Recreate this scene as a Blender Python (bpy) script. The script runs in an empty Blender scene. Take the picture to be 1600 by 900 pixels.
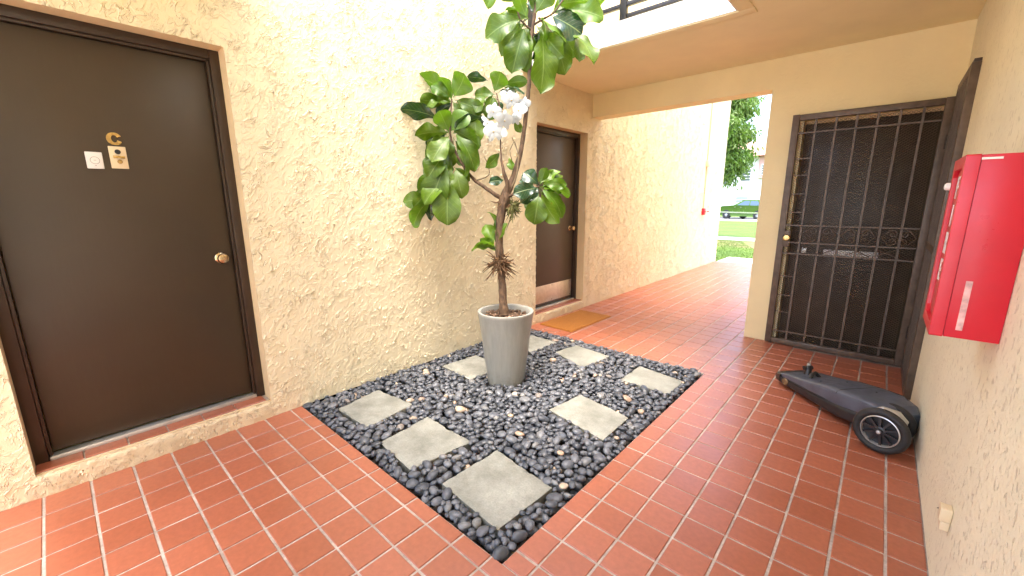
import bpy, bmesh, math, random
import numpy as np
from mathutils import Vector, Matrix, noise as mnoise

R = math.radians
scene = bpy.context.scene
COL = scene.collection

# ------------------------------------------------------------------ camera
CAM = Vector((2.735, 0.226, 1.341))
YAW, PITCH, ROLL, FPX = -0.732, 0.207, -0.004, 640.7      # FPX for a 1600 px wide picture
fwd = Vector((math.sin(YAW) * math.cos(PITCH), math.cos(YAW) * math.cos(PITCH), -math.sin(PITCH)))
rgt = fwd.cross(Vector((0, 0, 1))).normalized()
upv = rgt.cross(fwd)
rg2 = rgt * math.cos(ROLL) + upv * math.sin(ROLL)
up2 = upv * math.cos(ROLL) - rgt * math.sin(ROLL)
cam_data = bpy.data.cameras.new('camera')
cam_data.sensor_width = 36
cam_data.lens = 36 * FPX / 1600
cam_data.clip_start = 0.02
cam_data.clip_end = 500
cam = bpy.data.objects.new('camera', cam_data)
mw = Matrix((rg2, up2, -fwd)).transposed().to_4x4()
mw.translation = CAM
cam.matrix_world = mw
COL.objects.link(cam)
scene.camera = cam

def at(px, py, depth):
    """A point of the place: pixel of the 1600x900 picture, metres in front of the lens."""
    return CAM + (fwd + rg2 * ((px - 800) / FPX) - up2 * ((py - 450) / FPX)) * depth
def ground(px, py, z=0.0):
    d = fwd + rg2 * ((px - 800) / FPX) - up2 * ((py - 450) / FPX)
    return CAM + d * ((z - CAM.z) / d.z)
def pix(p):
    d = Vector(p) - CAM
    c = d.dot(fwd)
    if c < 0.05: return None
    return (800 + FPX * d.dot(rg2) / c, 450 - FPX * d.dot(up2) / c, c)

# ------------------------------------------------------------------ sky, sun, exposure
SUN_EL, SUN_AZ = R(78), R(165)         # azimuth clockwise from +Y: from behind, right
world = bpy.data.worlds.new('World')
scene.world = world
world.use_nodes = True
wn = world.node_tree
wn.nodes.clear()
sky = wn.nodes.new('ShaderNodeTexSky')
sky.sky_type = 'NISHITA'
sky.sun_disc = False
sky.sun_elevation = SUN_EL
sky.sun_rotation = SUN_AZ
sky.air_density = 1.0
sky.dust_density = 4.0
sky.ozone_density = 1.0
bg = wn.nodes.new('ShaderNodeBackground')
bg.inputs['Strength'].default_value = 0.15
wo = wn.nodes.new('ShaderNodeOutputWorld')
wn.links.new(sky.outputs[0], bg.inputs[0])
wn.links.new(bg.outputs[0], wo.inputs[0])
sun_data = bpy.data.lights.new('sun', 'SUN')
sun_data.energy = 0.5
sun_data.angle = R(40)
sun_data.color = (1.0, 0.95, 0.87)
sun = bpy.data.objects.new('sun', sun_data)
sdir = Vector((math.sin(SUN_AZ) * math.cos(SUN_EL), math.cos(SUN_AZ) * math.cos(SUN_EL), math.sin(SUN_EL)))
sun.rotation_euler = sdir.to_track_quat('Z', 'Y').to_euler()
sun.location = (6, -6, 12)
COL.objects.link(sun)
vs = scene.view_settings
vs.view_transform = 'Standard'
vs.look = 'None'
vs.exposure = 3.02
vs.gamma = 1.0
vs.use_curve_mapping = False
scene.cycles.use_denoising = True
scene.cycles.max_bounces = 12
scene.cycles.diffuse_bounces = 8
scene.cycles.glossy_bounces = 4
scene.cycles.transmission_bounces = 6
scene.cycles.caustics_reflective = False
scene.cycles.caustics_refractive = False
scene.cycles.sample_clamp_indirect = 8

# ------------------------------------------------------------------ helpers
def thing(name, label, cat, loc=(0, 0, 0), group=None):
    o = bpy.data.objects.new(name, None)
    o.empty_display_size = 0.1
    o.location = loc
    COL.objects.link(o)
    return tag(o, label, cat, group)
def tag(o, label, cat, group=None):
    o['label'] = label
    o['category'] = cat
    if group: o['group'] = group
    return o
def struct(o):
    o['kind'] = 'structure'
    return o

class MB:
    def __init__(self): self.v = []; self.f = []
    def add(self, vs_, fs_):
        n = len(self.v)
        self.v += [tuple(p) for p in vs_]
        self.f += [tuple(i + n for i in f) for f in fs_]
        return self
    def box(self, a, b):
        (x0, y0, z0), (x1, y1, z1) = [min(p, q) for p, q in zip(a, b)], [max(p, q) for p, q in zip(a, b)]
        return self.add([(x0, y0, z0), (x1, y0, z0), (x1, y1, z0), (x0, y1, z0), (x0, y0, z1), (x1, y0, z1), (x1, y1, z1), (x0, y1, z1)],
                        [(0, 3, 2, 1), (4, 5, 6, 7), (0, 1, 5, 4), (1, 2, 6, 5), (2, 3, 7, 6), (3, 0, 4, 7)])
    def quad(self, *p): return self.add(p, [tuple(range(len(p)))])
    def tube(self, pts, rad, n=8, cap=True):
        pts = [Vector(p) for p in pts]
        rads = rad if isinstance(rad, (list, tuple)) else [rad] * len(pts)
        t0 = (pts[1] - pts[0]).normalized()
        ref = Vector((0, 0, 1)) if abs(t0.z) < 0.9 else Vector((1, 0, 0))
        u = t0.cross(ref).normalized()
        vs_, fs_ = [], []
        for k, p in enumerate(pts):
            t = (pts[min(k + 1, len(pts) - 1)] - pts[max(k - 1, 0)]).normalized()
            u = (u - t * u.dot(t)).normalized()
            w = t.cross(u)
            for q in range(n):
                a = 2 * math.pi * q / n
                vs_.append(p + (u * math.cos(a) + w * math.sin(a)) * rads[k])
        for k in range(len(pts) - 1):
            for q in range(n):
                fs_.append((k * n + q, k * n + (q + 1) % n, (k + 1) * n + (q + 1) % n, (k + 1) * n + q))
        if cap:
            fs_.append(tuple(reversed(range(n))))
            fs_.append(tuple((len(pts) - 1) * n + q for q in range(n)))
        return self.add(vs_, fs_)
    def bar(self, a, b, w, h, side=None):
        """rectangular bar from a to b; w along side, h across"""
        a, b = Vector(a), Vector(b)
        t = (b - a).normalized()
        s = Vector(side) if side else t.cross(Vector((0, 1, 0)))
        s = (s - t * s.dot(t)).normalized() * (w / 2)
        n = t.cross(s).normalized() * (h / 2)
        vs_ = [p + i * s + j * n for p in (a, b) for i, j in ((-1, -1), (1, -1), (1, 1), (-1, 1))]
        return self.add(vs_, [(3, 2, 1, 0), (4, 5, 6, 7), (0, 1, 5, 4), (1, 2, 6, 5), (2, 3, 7, 6), (3, 0, 4, 7)])
    def lathe(self, prof, c, axis=(0, 0, 1), n=24, cap0=False, cap1=False):
        ax = Vector(axis).normalized()
        ref = Vector((1, 0, 0)) if abs(ax.x) < 0.9 else Vector((0, 1, 0))
        u = (ref - ax * ref.dot(ax)).normalized(); w = ax.cross(u); c = Vector(c)
        vs_, fs_ = [], []
        for r, h in prof:
            for q in range(n):
                a = 2 * math.pi * q / n
                vs_.append(c + ax * h + (u * math.cos(a) + w * math.sin(a)) * r)
        for k in range(len(prof) - 1):
            for q in range(n):
                fs_.append((k * n + q, k * n + (q + 1) % n, (k + 1) * n + (q + 1) % n, (k + 1) * n + q))
        if cap0: fs_.append(tuple(reversed(range(n))))
        if cap1: fs_.append(tuple((len(prof) - 1) * n + q for q in range(n)))
        return self.add(vs_, fs_)
    def build(self, name, material, parent=None, smooth=False, bevel=0.0, seg=2, angle=40):
        me = bpy.data.meshes.new(name)
        loc = Vector((0, 0, 0))
        if parent is not None:
            loc = world_loc(parent)
        me.from_pydata([tuple(Vector(p) - loc) for p in self.v], [], self.f)
        if bevel:
            bm = bmesh.new(); bm.from_mesh(me)
            bmesh.ops.remove_doubles(bm, verts=bm.verts, dist=1e-5)
            ed = [e for e in bm.edges if len(e.link_faces) == 2 and e.calc_face_angle(0) > R(30)]
            bmesh.ops.bevel(bm, geom=ed, offset=bevel, segments=seg, profile=0.5, affect='EDGES', clamp_overlap=True)
            bm.to_mesh(me); bm.free()
        if smooth or bevel:
            me.polygons.foreach_set('use_smooth', [True] * len(me.polygons))
            me.set_sharp_from_angle(angle=R(angle))
        me.update()
        o = bpy.data.objects.new(name, me)
        if material: me.materials.append(material)
        COL.objects.link(o)
        if parent is not None: o.parent = parent
        return o
def world_loc(o):
    l = Vector((0, 0, 0))
    while o is not None:
        l += o.location; o = o.parent
    return l

# ------------------------------------------------------------------ materials
class NT:
    def __init__(self, name):
        self.m = bpy.data.materials.new(name)
        self.m.use_nodes = True
        self.t = self.m.node_tree
        self.b = self.t.nodes['Principled BSDF']
        self.out = self.t.nodes['Material Output']
    def n(self, kind, **kw):
        nd = self.t.nodes.new('ShaderNode' + kind)
        for k, v in kw.items():
            if k.startswith('i_'):
                key = k[2:]
                nd.inputs[int(key) if key.isdigit() else key.replace('_', ' ')].default_value = v
            else: setattr(nd, k, v)
        return nd
    def l(self, a, b): self.t.links.new(a, b)
    def coord(self, kind='Object'):
        return self.n('TexCoord').outputs[kind]
    def noise(self, vec, scale, detail=3, rough=0.55, dist=0.0):
        nd = self.n('TexNoise', i_Scale=scale, i_Detail=detail, i_Roughness=rough, i_Distortion=dist)
        if vec is not None: self.l(vec, nd.inputs['Vector'])
        return nd.outputs['Fac']
    def rng(self, val, a, b, c=0.0, d=1.0, smooth=False):
        nd = self.n('MapRange', i_1=a, i_2=b, i_3=c, i_4=d)
        nd.clamp = True
        if smooth: nd.interpolation_type = 'SMOOTHSTEP'
        self.l(val, nd.inputs[0])
        return nd.outputs[0]
    def math(self, op, a, b=None, clamp=False):
        nd = self.n('Math', operation=op)
        nd.use_clamp = clamp
        for k, x in enumerate((a, b)):
            if x is None: continue
            if isinstance(x, (int, float)): nd.inputs[k].default_value = x
            else: self.l(x, nd.inputs[k])
        return nd.outputs[0]
    def mix(self, fac, a, b, blend='MIX'):
        nd = self.n('Mix', data_type='RGBA', blend_type=blend)
        for sock, x in ((0, fac), (6, a), (7, b)):
            if isinstance(x, (int, float)): nd.inputs[sock].default_value = x
            elif isinstance(x, tuple): nd.inputs[sock].default_value = x + (1,)
            else: self.l(x, nd.inputs[sock])
        return nd.outputs[2]
    def color(self, x):
        if isinstance(x, tuple): self.b.inputs['Base Color'].default_value = x + (1,)
        else: self.l(x, self.b.inputs['Base Color'])
    def rough(self, x):
        if isinstance(x, (int, float)): self.b.inputs['Roughness'].default_value = x
        else: self.l(x, self.b.inputs['Roughness'])
    def bump(self, h, dist=0.002, strength=1.0):
        nd = self.n('Bump', i_Distance=dist, i_Strength=strength)
        self.l(h, nd.inputs['Height'])
        self.l(nd.outputs[0], self.b.inputs['Normal'])
        return nd
    def val(self, f, lo, hi, col):
        """col times a factor lo..hi driven by f"""
        v = self.rng(f, 0.3, 0.7, lo, hi)
        return self.mix(1.0, col, self.comb(v), 'MULTIPLY')
    def comb(self, v):
        nd = self.n('CombineColor')
        for k in range(3): self.l(v, nd.inputs[k])
        return nd.outputs[0]

def simple(name, col, rough=0.5, metal=0.0, var=0.12, scale=8.0, bump=0.0, bscale=60.0, spec=0.5):
    t = NT(name)
    c = t.coord()
    t.color(t.val(t.noise(c, scale, 4), 1 - var, 1 + var, col))
    t.l(t.rng(t.noise(c, scale * 2.3, 4), 0.3, 0.7, max(rough - 0.08, 0.02), min(rough + 0.08, 1)), t.b.inputs['Roughness'])
    t.b.inputs['Metallic'].default_value = metal
    t.b.inputs['Specular IOR Level'].default_value = spec
    if bump: t.bump(t.noise(c, bscale, 3), bump)
    return t.m

CREAM = (0.84, 0.74, 0.51)
def stucco_heavy(name, f, depth):
    t = NT(name)
    c = t.coord()
    mp = t.n('Mapping'); mp.inputs['Rotation'].default_value = (R(35), 0, 0); t.l(c, mp.inputs[0])
    warp = t.n('TexNoise', i_Scale=7.0, i_Detail=2.0); t.l(mp.outputs[0], warp.inputs['Vector'])
    sub = t.n('VectorMath', operation='SUBTRACT'); t.l(warp.outputs['Color'], sub.inputs[0]); sub.inputs[1].default_value = (.5, .5, .5)
    sc = t.n('VectorMath', operation='SCALE'); t.l(sub.outputs[0], sc.inputs[0]); sc.inputs['Scale'].default_value = 0.10
    ad = t.n('VectorMath', operation='ADD'); t.l(mp.outputs[0], ad.inputs[0]); t.l(sc.outputs[0], ad.inputs[1])
    st = t.n('Mapping'); st.inputs['Scale'].default_value = (1, 1.0, 0.55); t.l(ad.outputs[0], st.inputs[0])
    n1 = t.noise(st.outputs[0], 17.0 * f, 2.0, 0.5)
    ridge = t.rng(t.math('ABSOLUTE', t.math('SUBTRACT', n1, 0.5)), 0.0, 0.035, 1, 0, True)
    mask = t.rng(t.noise(c, 9.0, 2), 0.44, 0.56, 0, 1, True)
    n2 = t.noise(st.outputs[0], 27.0 * f, 2.0, 0.5)
    plat = t.rng(n2, 0.53, 0.57, 0, 1, True)
    ridge2 = t.rng(t.math('ABSOLUTE', t.math('SUBTRACT', n2, 0.47)), 0.0, 0.03, 1, 0, True)
    mask2 = t.rng(t.noise(c, 6.0, 2), 0.48, 0.6, 0, 1, True)
    h = t.math('ADD', t.math('MULTIPLY', ridge, t.math('MULTIPLY', mask, 1.0)), t.math('MULTIPLY', plat, 0.45))
    h = t.math('ADD', h, t.math('MULTIPLY', t.math('MULTIPLY', ridge2, mask2), 0.8))
    h = t.math('ADD', h, t.math('MULTIPLY', t.noise(c, 3.0, 3), 0.7))
    h = t.math('ADD', h, t.math('MULTIPLY', t.noise(c, 160.0, 3), 0.16))
    dp = t.n('Displacement', i_Midlevel=0.0, i_Scale=depth)
    t.l(h, dp.inputs['Height'])
    t.l(dp.outputs[0], t.out.inputs['Displacement'])
    t.m.displacement_method = 'BOTH'
    t.color(t.val(t.noise(c, 1.7, 5), 0.95, 1.04, CREAM))
    t.rough(0.62)
    t.b.inputs['Specular IOR Level'].default_value = 0.3
    return t.m
def stucco_fine(name, scale=60.0, depth=0.0025, flecks=0.0, col=CREAM, lo=0.94):
    t = NT(name)
    c = t.coord()
    h = t.math('ADD', t.noise(c, scale, 4, 0.6), t.math('MULTIPLY', t.noise(c, scale * 0.3, 3), 0.6))
    base = t.val(t.noise(c, 2.1, 5), lo, 1.04, col)
    if flecks:
        mp = t.n('Mapping'); mp.inputs['Scale'].default_value = (1, 1, 0.6); t.l(c, mp.inputs[0])
        f = t.noise(mp.outputs[0], 48.0, 3, 0.6)
        pit = t.rng(f, 0.34, 0.42, 1, 0, True)
        h = t.math('SUBTRACT', h, t.math('MULTIPLY', pit, 0.9 * flecks))
        ridge = t.rng(f, 0.6, 0.66, 0, 1, True)
        h = t.math('ADD', h, t.math('MULTIPLY', ridge, 0.5 * flecks))
        base = t.mix(t.math('MULTIPLY', pit, 0.30 * flecks), base, (0.42, 0.34, 0.24))
    t.color(base)
    t.bump(h, depth)
    t.rough(0.68)
    t.b.inputs['Specular IOR Level'].default_value = 0.3
    return t.m
def tile_mat():
    t = NT('quarry_tile')
    c = t.coord('Object')
    geo = t.n('NewGeometry')
    oi = t.n('ObjectInfo')
    rnd = t.math('FRACT', t.math('ADD', oi.outputs['Random'], geo.outputs['Random Per Island']))
    pos = geo.outputs['Position']
    base = t.mix(rnd, (0.335, 0.098, 0.047), (0.405, 0.126, 0.064))
    base = t.mix(t.rng(t.noise(pos, 1.6, 4), 0.4, 0.75, 0, 0.5), base, (0.40, 0.125, 0.07))
    base = t.val(t.noise(pos, 45, 4), 0.88, 1.08, base)
    scuff = t.rng(t.noise(pos, 26.0, 6, 0.7), 0.73, 0.78, 0, 0.6, True)
    base = t.mix(scuff, base, (0.55, 0.36, 0.28))
    t.color(base)
    r = t.rng(t.noise(pos, 5.0, 4), 0.3, 0.7, 0.31, 0.38)
    t.rough(t.math('ADD', r, t.math('MULTIPLY', rnd, 0.06)))
    h = t.math('ADD', t.math('MULTIPLY', t.noise(pos, 14.0, 2), 0.8), t.math('MULTIPLY', t.noise(pos, 140.0, 3), 0.10))
    t.bump(h, 0.00045)
    t.b.inputs['Specular IOR Level'].default_value = 0.8
    return t.m
def grout_mat():
    t = NT('grout')
    p = t.n('NewGeometry').outputs['Position']
    base = t.mix(t.rng(t.noise(p, 7, 5), 0.35, 0.65), (0.36, 0.29, 0.24), (0.58, 0.50, 0.43))
    base = t.val(t.noise(p, 90, 3), 0.8, 1.1, base)
    t.color(base); t.rough(0.9)
    t.bump(t.noise(p, 200, 3), 0.001)
    return t.m
def pebble_mat():
    t = NT('river_pebble')
    geo = t.n('NewGeometry'); oi = t.n('ObjectInfo')
    rnd = t.math('FRACT', t.math('ADD', oi.outputs['Random'], geo.outputs['Random Per Island']))
    pos = geo.outputs['Position']
    cr = t.n('ValToRGB')
    e = cr.color_ramp.elements
    e[0].position = 0.0; e[0].color = (0.052, 0.058, 0.068, 1)
    e[1].position = 1.0; e[1].color = (0.50, 0.36, 0.24, 1)
    for p, col in ((0.35, (0.078, 0.085, 0.098)), (0.7, (0.112, 0.120, 0.136)), (0.9, (0.150, 0.158, 0.172)), (0.974, (0.20, 0.198, 0.19)), (0.979, (0.40, 0.26, 0.17)), (0.990, (0.46, 0.39, 0.30))):
        x = cr.color_ramp.elements.new(p); x.color = col + (1,)
    t.l(rnd, cr.inputs[0])
    base = t.val(t.noise(pos, 40, 4), 0.85, 1.18, cr.outputs[0])
    t.color(base)
    t.rough(t.rng(t.noise(pos, 30, 3), 0.3, 0.7, 0.26, 0.46))
    t.bump(t.noise(pos, 170, 4), 0.0012)
    return t.m
def concrete_mat():
    t = NT('cast_concrete')
    p = t.n('NewGeometry').outputs['Position']
    base = t.mix(t.rng(t.noise(p, 4.5, 6, 0.65), 0.35, 0.68), (0.20, 0.20, 0.165), (0.36, 0.36, 0.31))
    base = t.val(t.noise(p, 120, 3), 0.86, 1.1, base)
    spot = t.rng(t.noise(p, 75, 2), 0.70, 0.75, 0, 0.6, True)
    base = t.mix(spot, base, (0.20, 0.19, 0.16))
    t.color(base); t.rough(0.78)
    t.bump(t.math('ADD', t.noise(p, 150, 4), t.math('MULTIPLY', t.noise(p, 18, 4), 1.4)), 0.0022)
    return t.m
def leaf_mat(name, a, b, rough=0.30, trans=0.30):
    t = NT(name)
    c = t.coord('UV')
    sep = t.n('SeparateXYZ'); t.l(c, sep.inputs[0])
    oi = t.n('ObjectInfo')
    pos = t.n('NewGeometry').outputs['Position']
    base = t.mix(t.math('FRACT', t.math('MULTIPLY', oi.outputs['Random'], 7.31)), a, b)
    base = t.val(t.noise(pos, 22, 4), 0.8, 1.2, base)
    d = t.math('ABSOLUTE', t.math('SUBTRACT', sep.outputs[1], 0.5))
    rib = t.rng(d, 0.008, 0.03, 1, 0, True)
    # side veins run obliquely from the midrib
    vv = t.math('SUBTRACT', t.math('MULTIPLY', sep.outputs[0], 9.0), t.math('MULTIPLY', d, 5.0))
    saw = t.math('ABSOLUTE', t.math('SUBTRACT', t.math('FRACT', vv), 0.5))
    vein = t.rng(saw, 0.0, 0.07, 1, 0, True)
    mark = t.math('MAXIMUM', rib, t.math('MULTIPLY', vein, 0.45))
    base = t.mix(t.math('MULTIPLY', mark, 0.45), base, (0.30, 0.42, 0.12))
    t.color(base)
    t.rough(rough)
    t.b.inputs['Specular IOR Level'].default_value = 0.55
    t.bump(t.math('SUBTRACT', 1.0, mark), 0.0015, 0.6)
    tr = t.n('BsdfTranslucent')
    tc = t.mix(0.5, base, (0.16, 0.36, 0.015))
    t.l(tc, tr.inputs[0])
    mx = t.n('MixShader', i_0=trans)
    t.l(t.b.outputs[0], mx.inputs[1]); t.l(tr.outputs[0], mx.inputs[2])
    t.l(mx.outputs[0], t.out.inputs[0])
    return t.m
def bark_mat():
    t = NT('bark')
    c = t.coord()
    mp = t.n('Mapping'); mp.inputs['Scale'].default_value = (1, 1, 0.35); t.l(c, mp.inputs[0])
    f = t.noise(mp.outputs[0], 60, 6, 0.65)
    t.color(t.mix(t.rng(f, 0.35, 0.7), (0.040, 0.021, 0.010), (0.155, 0.092, 0.048)))
    t.rough(0.85)
    t.bump(f, 0.006)
    return t.m
def glass_mat(name, col):
    t = NT(name)
    t.color(col); t.rough(0.05)
    t.b.inputs['Specular IOR Level'].default_value = 0.9
    return t.m
def grass_mat():
    t = NT('grass_blade')
    p = t.n('NewGeometry').outputs['Position']
    base = t.mix(t.rng(t.noise(p, 0.9, 4), 0.35, 0.65), (0.055, 0.125, 0.004), (0.085, 0.16, 0.008))
    t.color(base); t.rough(0.6)
    return t.m
def lawn_mat():
    t = NT('lawn')
    p = t.n('NewGeometry').outputs['Position']
    base = t.mix(t.rng(t.noise(p, 0.7, 5), 0.35, 0.65), (0.060, 0.125, 0.004), (0.10, 0.17, 0.008))
    sep = t.n('SeparateXYZ'); t.l(p, sep.inputs[0])
    dry = t.math('MULTIPLY', t.rng(sep.outputs[1], 13.6, 14.2), t.rng(t.noise(p, 2.2, 5), 0.38, 0.6, 0.35, 0.9))
    dry = t.math('MULTIPLY', dry, t.rng(sep.outputs[1], 16.2, 16.0, 0, 1))
    base = t.mix(dry, base, (0.20, 0.15, 0.06))
    base = t.val(t.noise(p, 60, 3), 0.7, 1.25, base)
    t.color(base); t.rough(0.85)
    t.bump(t.noise(p, 50, 3), 0.02)
    return t.m
def coir_mat():
    t = NT('coir')
    p = t.n('NewGeometry').outputs['Position']
    f = t.noise(p, 260, 4, 0.7)
    t.color(t.mix(t.rng(f, 0.3, 0.7), (0.24, 0.080, 0.008), (0.46, 0.175, 0.022)))
    t.rough(0.95)
    t.bump(t.math('ADD', f, t.noise(p, 25, 4)), 0.006)
    return t.m
def door_paint(name, col):
    t = NT(name)
    c = t.coord()
    mp = t.n('Mapping'); mp.inputs['Scale'].default_value = (1, 1, 0.12); t.l(c, mp.inputs[0])
    t.color(t.val(t.noise(c, 2.2, 5), 0.9, 1.1, col))
    t.rough(t.rng(t.noise(c, 5, 5), 0.3, 0.7, 0.34, 0.46))
    t.bump(t.math('ADD', t.math('MULTIPLY', t.noise(mp.outputs[0], 70, 3), 0.35), t.math('MULTIPLY', t.noise(c, 2.0, 2), 1.5)), 0.0009)
    return t.m

M = {}
M['stucco'] = stucco_heavy('stucco_trowelled', 1.6, 0.0075)
M['stucco_beyond'] = stucco_heavy('stucco_dashed', 2.0, 0.0085)
M['stucco_smooth'] = stucco_fine('stucco_smooth', 40, 0.0030, 0.0, (0.87, 0.745, 0.44))
M['stucco_right'] = stucco_fine('stucco_flecked', 70, 0.0045, 1.0, (0.87, 0.81, 0.605))
M['stucco_nosing'] = stucco_fine('stucco_nosing', 45, 0.006, 0.8, (0.74, 0.62, 0.41), 0.85)
M['ceiling'] = stucco_fine('painted_slab', 30, 0.0015, 0.0, (0.88, 0.785, 0.50))
M['fascia'] = stucco_fine('white_render', 50, 0.003, 0.4, (0.82, 0.79, 0.72))
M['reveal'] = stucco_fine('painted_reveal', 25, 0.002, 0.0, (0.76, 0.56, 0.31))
M['tile'] = tile_mat()
M['grout'] = grout_mat()
M['pebble'] = pebble_mat()
M['concrete'] = concrete_mat()
M['soil'] = simple('soil', (0.05, 0.04, 0.033), 0.95, var=0.3, scale=30, bump=0.01, bscale=80)
M['door_brown'] = door_paint('brown_door_paint', (0.047, 0.0315, 0.018))
M['door_grey'] = door_paint('grey_brown_door_paint', (0.088, 0.070, 0.056))
M['frame_brown'] = simple('brown_frame_paint', (0.040, 0.024, 0.015), 0.38, var=0.15)
M['alu'] = simple('aluminium', (0.62, 0.61, 0.58), 0.42, 0.75, var=0.12, scale=12)
M['steel'] = simple('brushed_steel', (0.72, 0.70, 0.66), 0.38, 0.75, var=0.1, scale=20)
M['brass'] = simple('brass', (0.62, 0.43, 0.17), 0.28, 1.0, var=0.15, scale=20)
M['bronze_knob'] = simple('old_brass', (0.56, 0.42, 0.25), 0.25, 1.0)
M['ivory'] = simple('ivory_enamel', (0.76, 0.62, 0.40), 0.4, var=0.05)
M['white_plastic'] = simple('white_plastic', (0.78, 0.76, 0.73), 0.4, var=0.04)
M['grey_mark'] = simple('grey_print', (0.30, 0.29, 0.28), 0.5)
M['black'] = simple('black_plastic', (0.018, 0.018, 0.019), 0.42, var=0.2)
M['rubber'] = simple('rubber', (0.022, 0.021, 0.020), 0.62, var=0.3, scale=20, bump=0.001, bscale=150)
M['slate'] = simple('slate_plastic', (0.085, 0.094, 0.118), 0.36, var=0.25, scale=9)
M['dark_plastic'] = simple('dark_plastic', (0.022, 0.020, 0.021), 0.4, var=0.25, scale=14)
M['smoke'] = simple('smoky_lens', (0.16, 0.10, 0.05), 0.2, var=0.3)
M['iron'] = simple('painted_iron', (0.115, 0.080, 0.056), 0.45, var=0.3, scale=18, bump=0.0006, bscale=120)
M['iron_dark'] = simple('dark_iron', (0.030, 0.021, 0.016), 0.5, var=0.3, scale=18)
M['screen'] = simple('screen_metal', (0.17, 0.13, 0.10), 0.5, var=0.25, scale=10)
M['rail'] = simple('rail_paint', (0.020, 0.017, 0.017), 0.5, var=0.2)
def red_mat():
    t = NT('red_enamel')
    c = t.coord()
    base = t.val(t.noise(c, 5, 4), 0.9, 1.08, (0.58, 0.012, 0.030))
    scuff = t.rng(t.noise(c, 9.0, 7, 0.75), 0.60, 0.80, 0, 0.30, True)
    base = t.mix(scuff, base, (0.66, 0.16, 0.17))
    t.color(base)
    t.rough(t.rng(t.noise(c, 12, 5), 0.3, 0.7, 0.26, 0.42))
    t.bump(t.noise(c, 6.0, 2), 0.004)
    return t.m
M['red'] = red_mat()
M['red_dark'] = simple('red_lining', (0.46, 0.012, 0.026), 0.45, var=0.1)
M['clear_label'] = simple('worn_label', (0.68, 0.40, 0.38), 0.35, var=0.35, scale=40)
def pot_mat():
    t = NT('grey_pot_glaze')
    c = t.coord()
    mp = t.n('Mapping'); mp.inputs['Scale'].default_value = (1, 1, 0.10); t.l(c, mp.inputs[0])
    base = t.val(t.noise(mp.outputs[0], 26, 5, 0.65), 0.86, 1.10, (0.30, 0.297, 0.262))
    base = t.mix(t.rng(t.noise(c, 7, 6, 0.7), 0.52, 0.75, 0, 0.35, True), base, (0.36, 0.35, 0.30))
    sep = t.n('SeparateXYZ'); t.l(c, sep.inputs[0])
    foot_mottle = t.math('MULTIPLY', t.rng(sep.outputs[2], 0.16, 0.02), t.rng(t.noise(c, 28, 6, 0.7), 0.45, 0.62, 0, 0.55))  # brown mottling, stronger towards the foot of the pot
    base = t.mix(foot_mottle, base, (0.15, 0.125, 0.09))
    t.color(base)
    t.rough(t.rng(t.noise(c, 9, 5), 0.3, 0.7, 0.30, 0.46))
    t.bump(t.noise(c, 25, 3), 0.0014)
    return t.m
M['pot'] = pot_mat()
M['bark'] = bark_mat()
M['twig'] = simple('twig', (0.14, 0.10, 0.05), 0.8, var=0.3, scale=30)
M['chips'] = simple('bark_chip', (0.13, 0.075, 0.045), 0.9, var=0.5, scale=30)
M['chip_pale'] = simple('bark_chip_pale', (0.30, 0.20, 0.13), 0.9, var=0.4, scale=30)
M['tuft'] = simple('root_tuft', (0.115, 0.062, 0.026), 0.95, var=0.4, scale=40)
M['tuft_green'] = simple('moss_tuft', (0.10, 0.10, 0.025), 0.95, var=0.4, scale=40)
M['leaf'] = leaf_mat('leaf', (0.055, 0.112, 0.003), (0.098, 0.168, 0.005), 0.40, 0.28)
M['leaf_light'] = leaf_mat('young_leaf', (0.075, 0.165, 0.006), (0.12, 0.22, 0.010), 0.36, 0.34)
M['leaf_gloss'] = leaf_mat('glossy_leaf', (0.010, 0.038, 0.014), (0.02, 0.055, 0.02), 0.14, 0.08)
def petal_mat():
    t = NT('white_petal')
    t.color((0.49, 0.525, 0.525)); t.rough(0.5)
    tr = t.n('BsdfTranslucent'); tr.inputs[0].default_value = (0.5, 0.5, 0.47, 1)
    mx = t.n('MixShader', i_0=0.25)
    t.l(t.b.outputs[0], mx.inputs[1]); t.l(tr.outputs[0], mx.inputs[2]); t.l(mx.outputs[0], t.out.inputs[0])
    return t.m
M['petal'] = petal_mat()
M['lip'] = simple('yellow_lip', (0.55, 0.38, 0.08), 0.5)
M['coir'] = coir_mat()
M['lawn'] = lawn_mat()
M['grass'] = grass_mat()
M['pale_concrete'] = simple('pale_concrete', (0.55, 0.53, 0.50), 0.8, var=0.1, scale=3, bump=0.002, bscale=60)
M['asphalt'] = simple('asphalt', (0.06, 0.06, 0.06), 0.85, var=0.2, scale=6, bump=0.003, bscale=80)
M['white_wall'] = simple('white_house_paint', (0.80, 0.79, 0.78), 0.7, var=0.05, scale=1)
M['pink_wall'] = simple('pink_house_paint', (0.62, 0.36, 0.32), 0.7, var=0.08, scale=1)
M['roof_tile'] = simple('pink_roof', (0.50, 0.26, 0.22), 0.8, var=0.15, scale=3)
M['win_glass'] = glass_mat('window_glass', (0.07, 0.10, 0.10))
M['car_green'] = simple('green_car_paint', (0.060, 0.13, 0.010), 0.22, 0.1, var=0.08, scale=2)
M['car_glass'] = glass_mat('car_glass', (0.06, 0.10, 0.13))
M['chrome'] = simple('chrome', (0.75, 0.75, 0.74), 0.15, 1.0, var=0.04)
M['hub'] = simple('wheel_cover', (0.62, 0.62, 0.62), 0.3, 0.6, var=0.08)
M['conduit'] = simple('painted_conduit', (0.66, 0.46, 0.26), 0.5, var=0.05)

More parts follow.
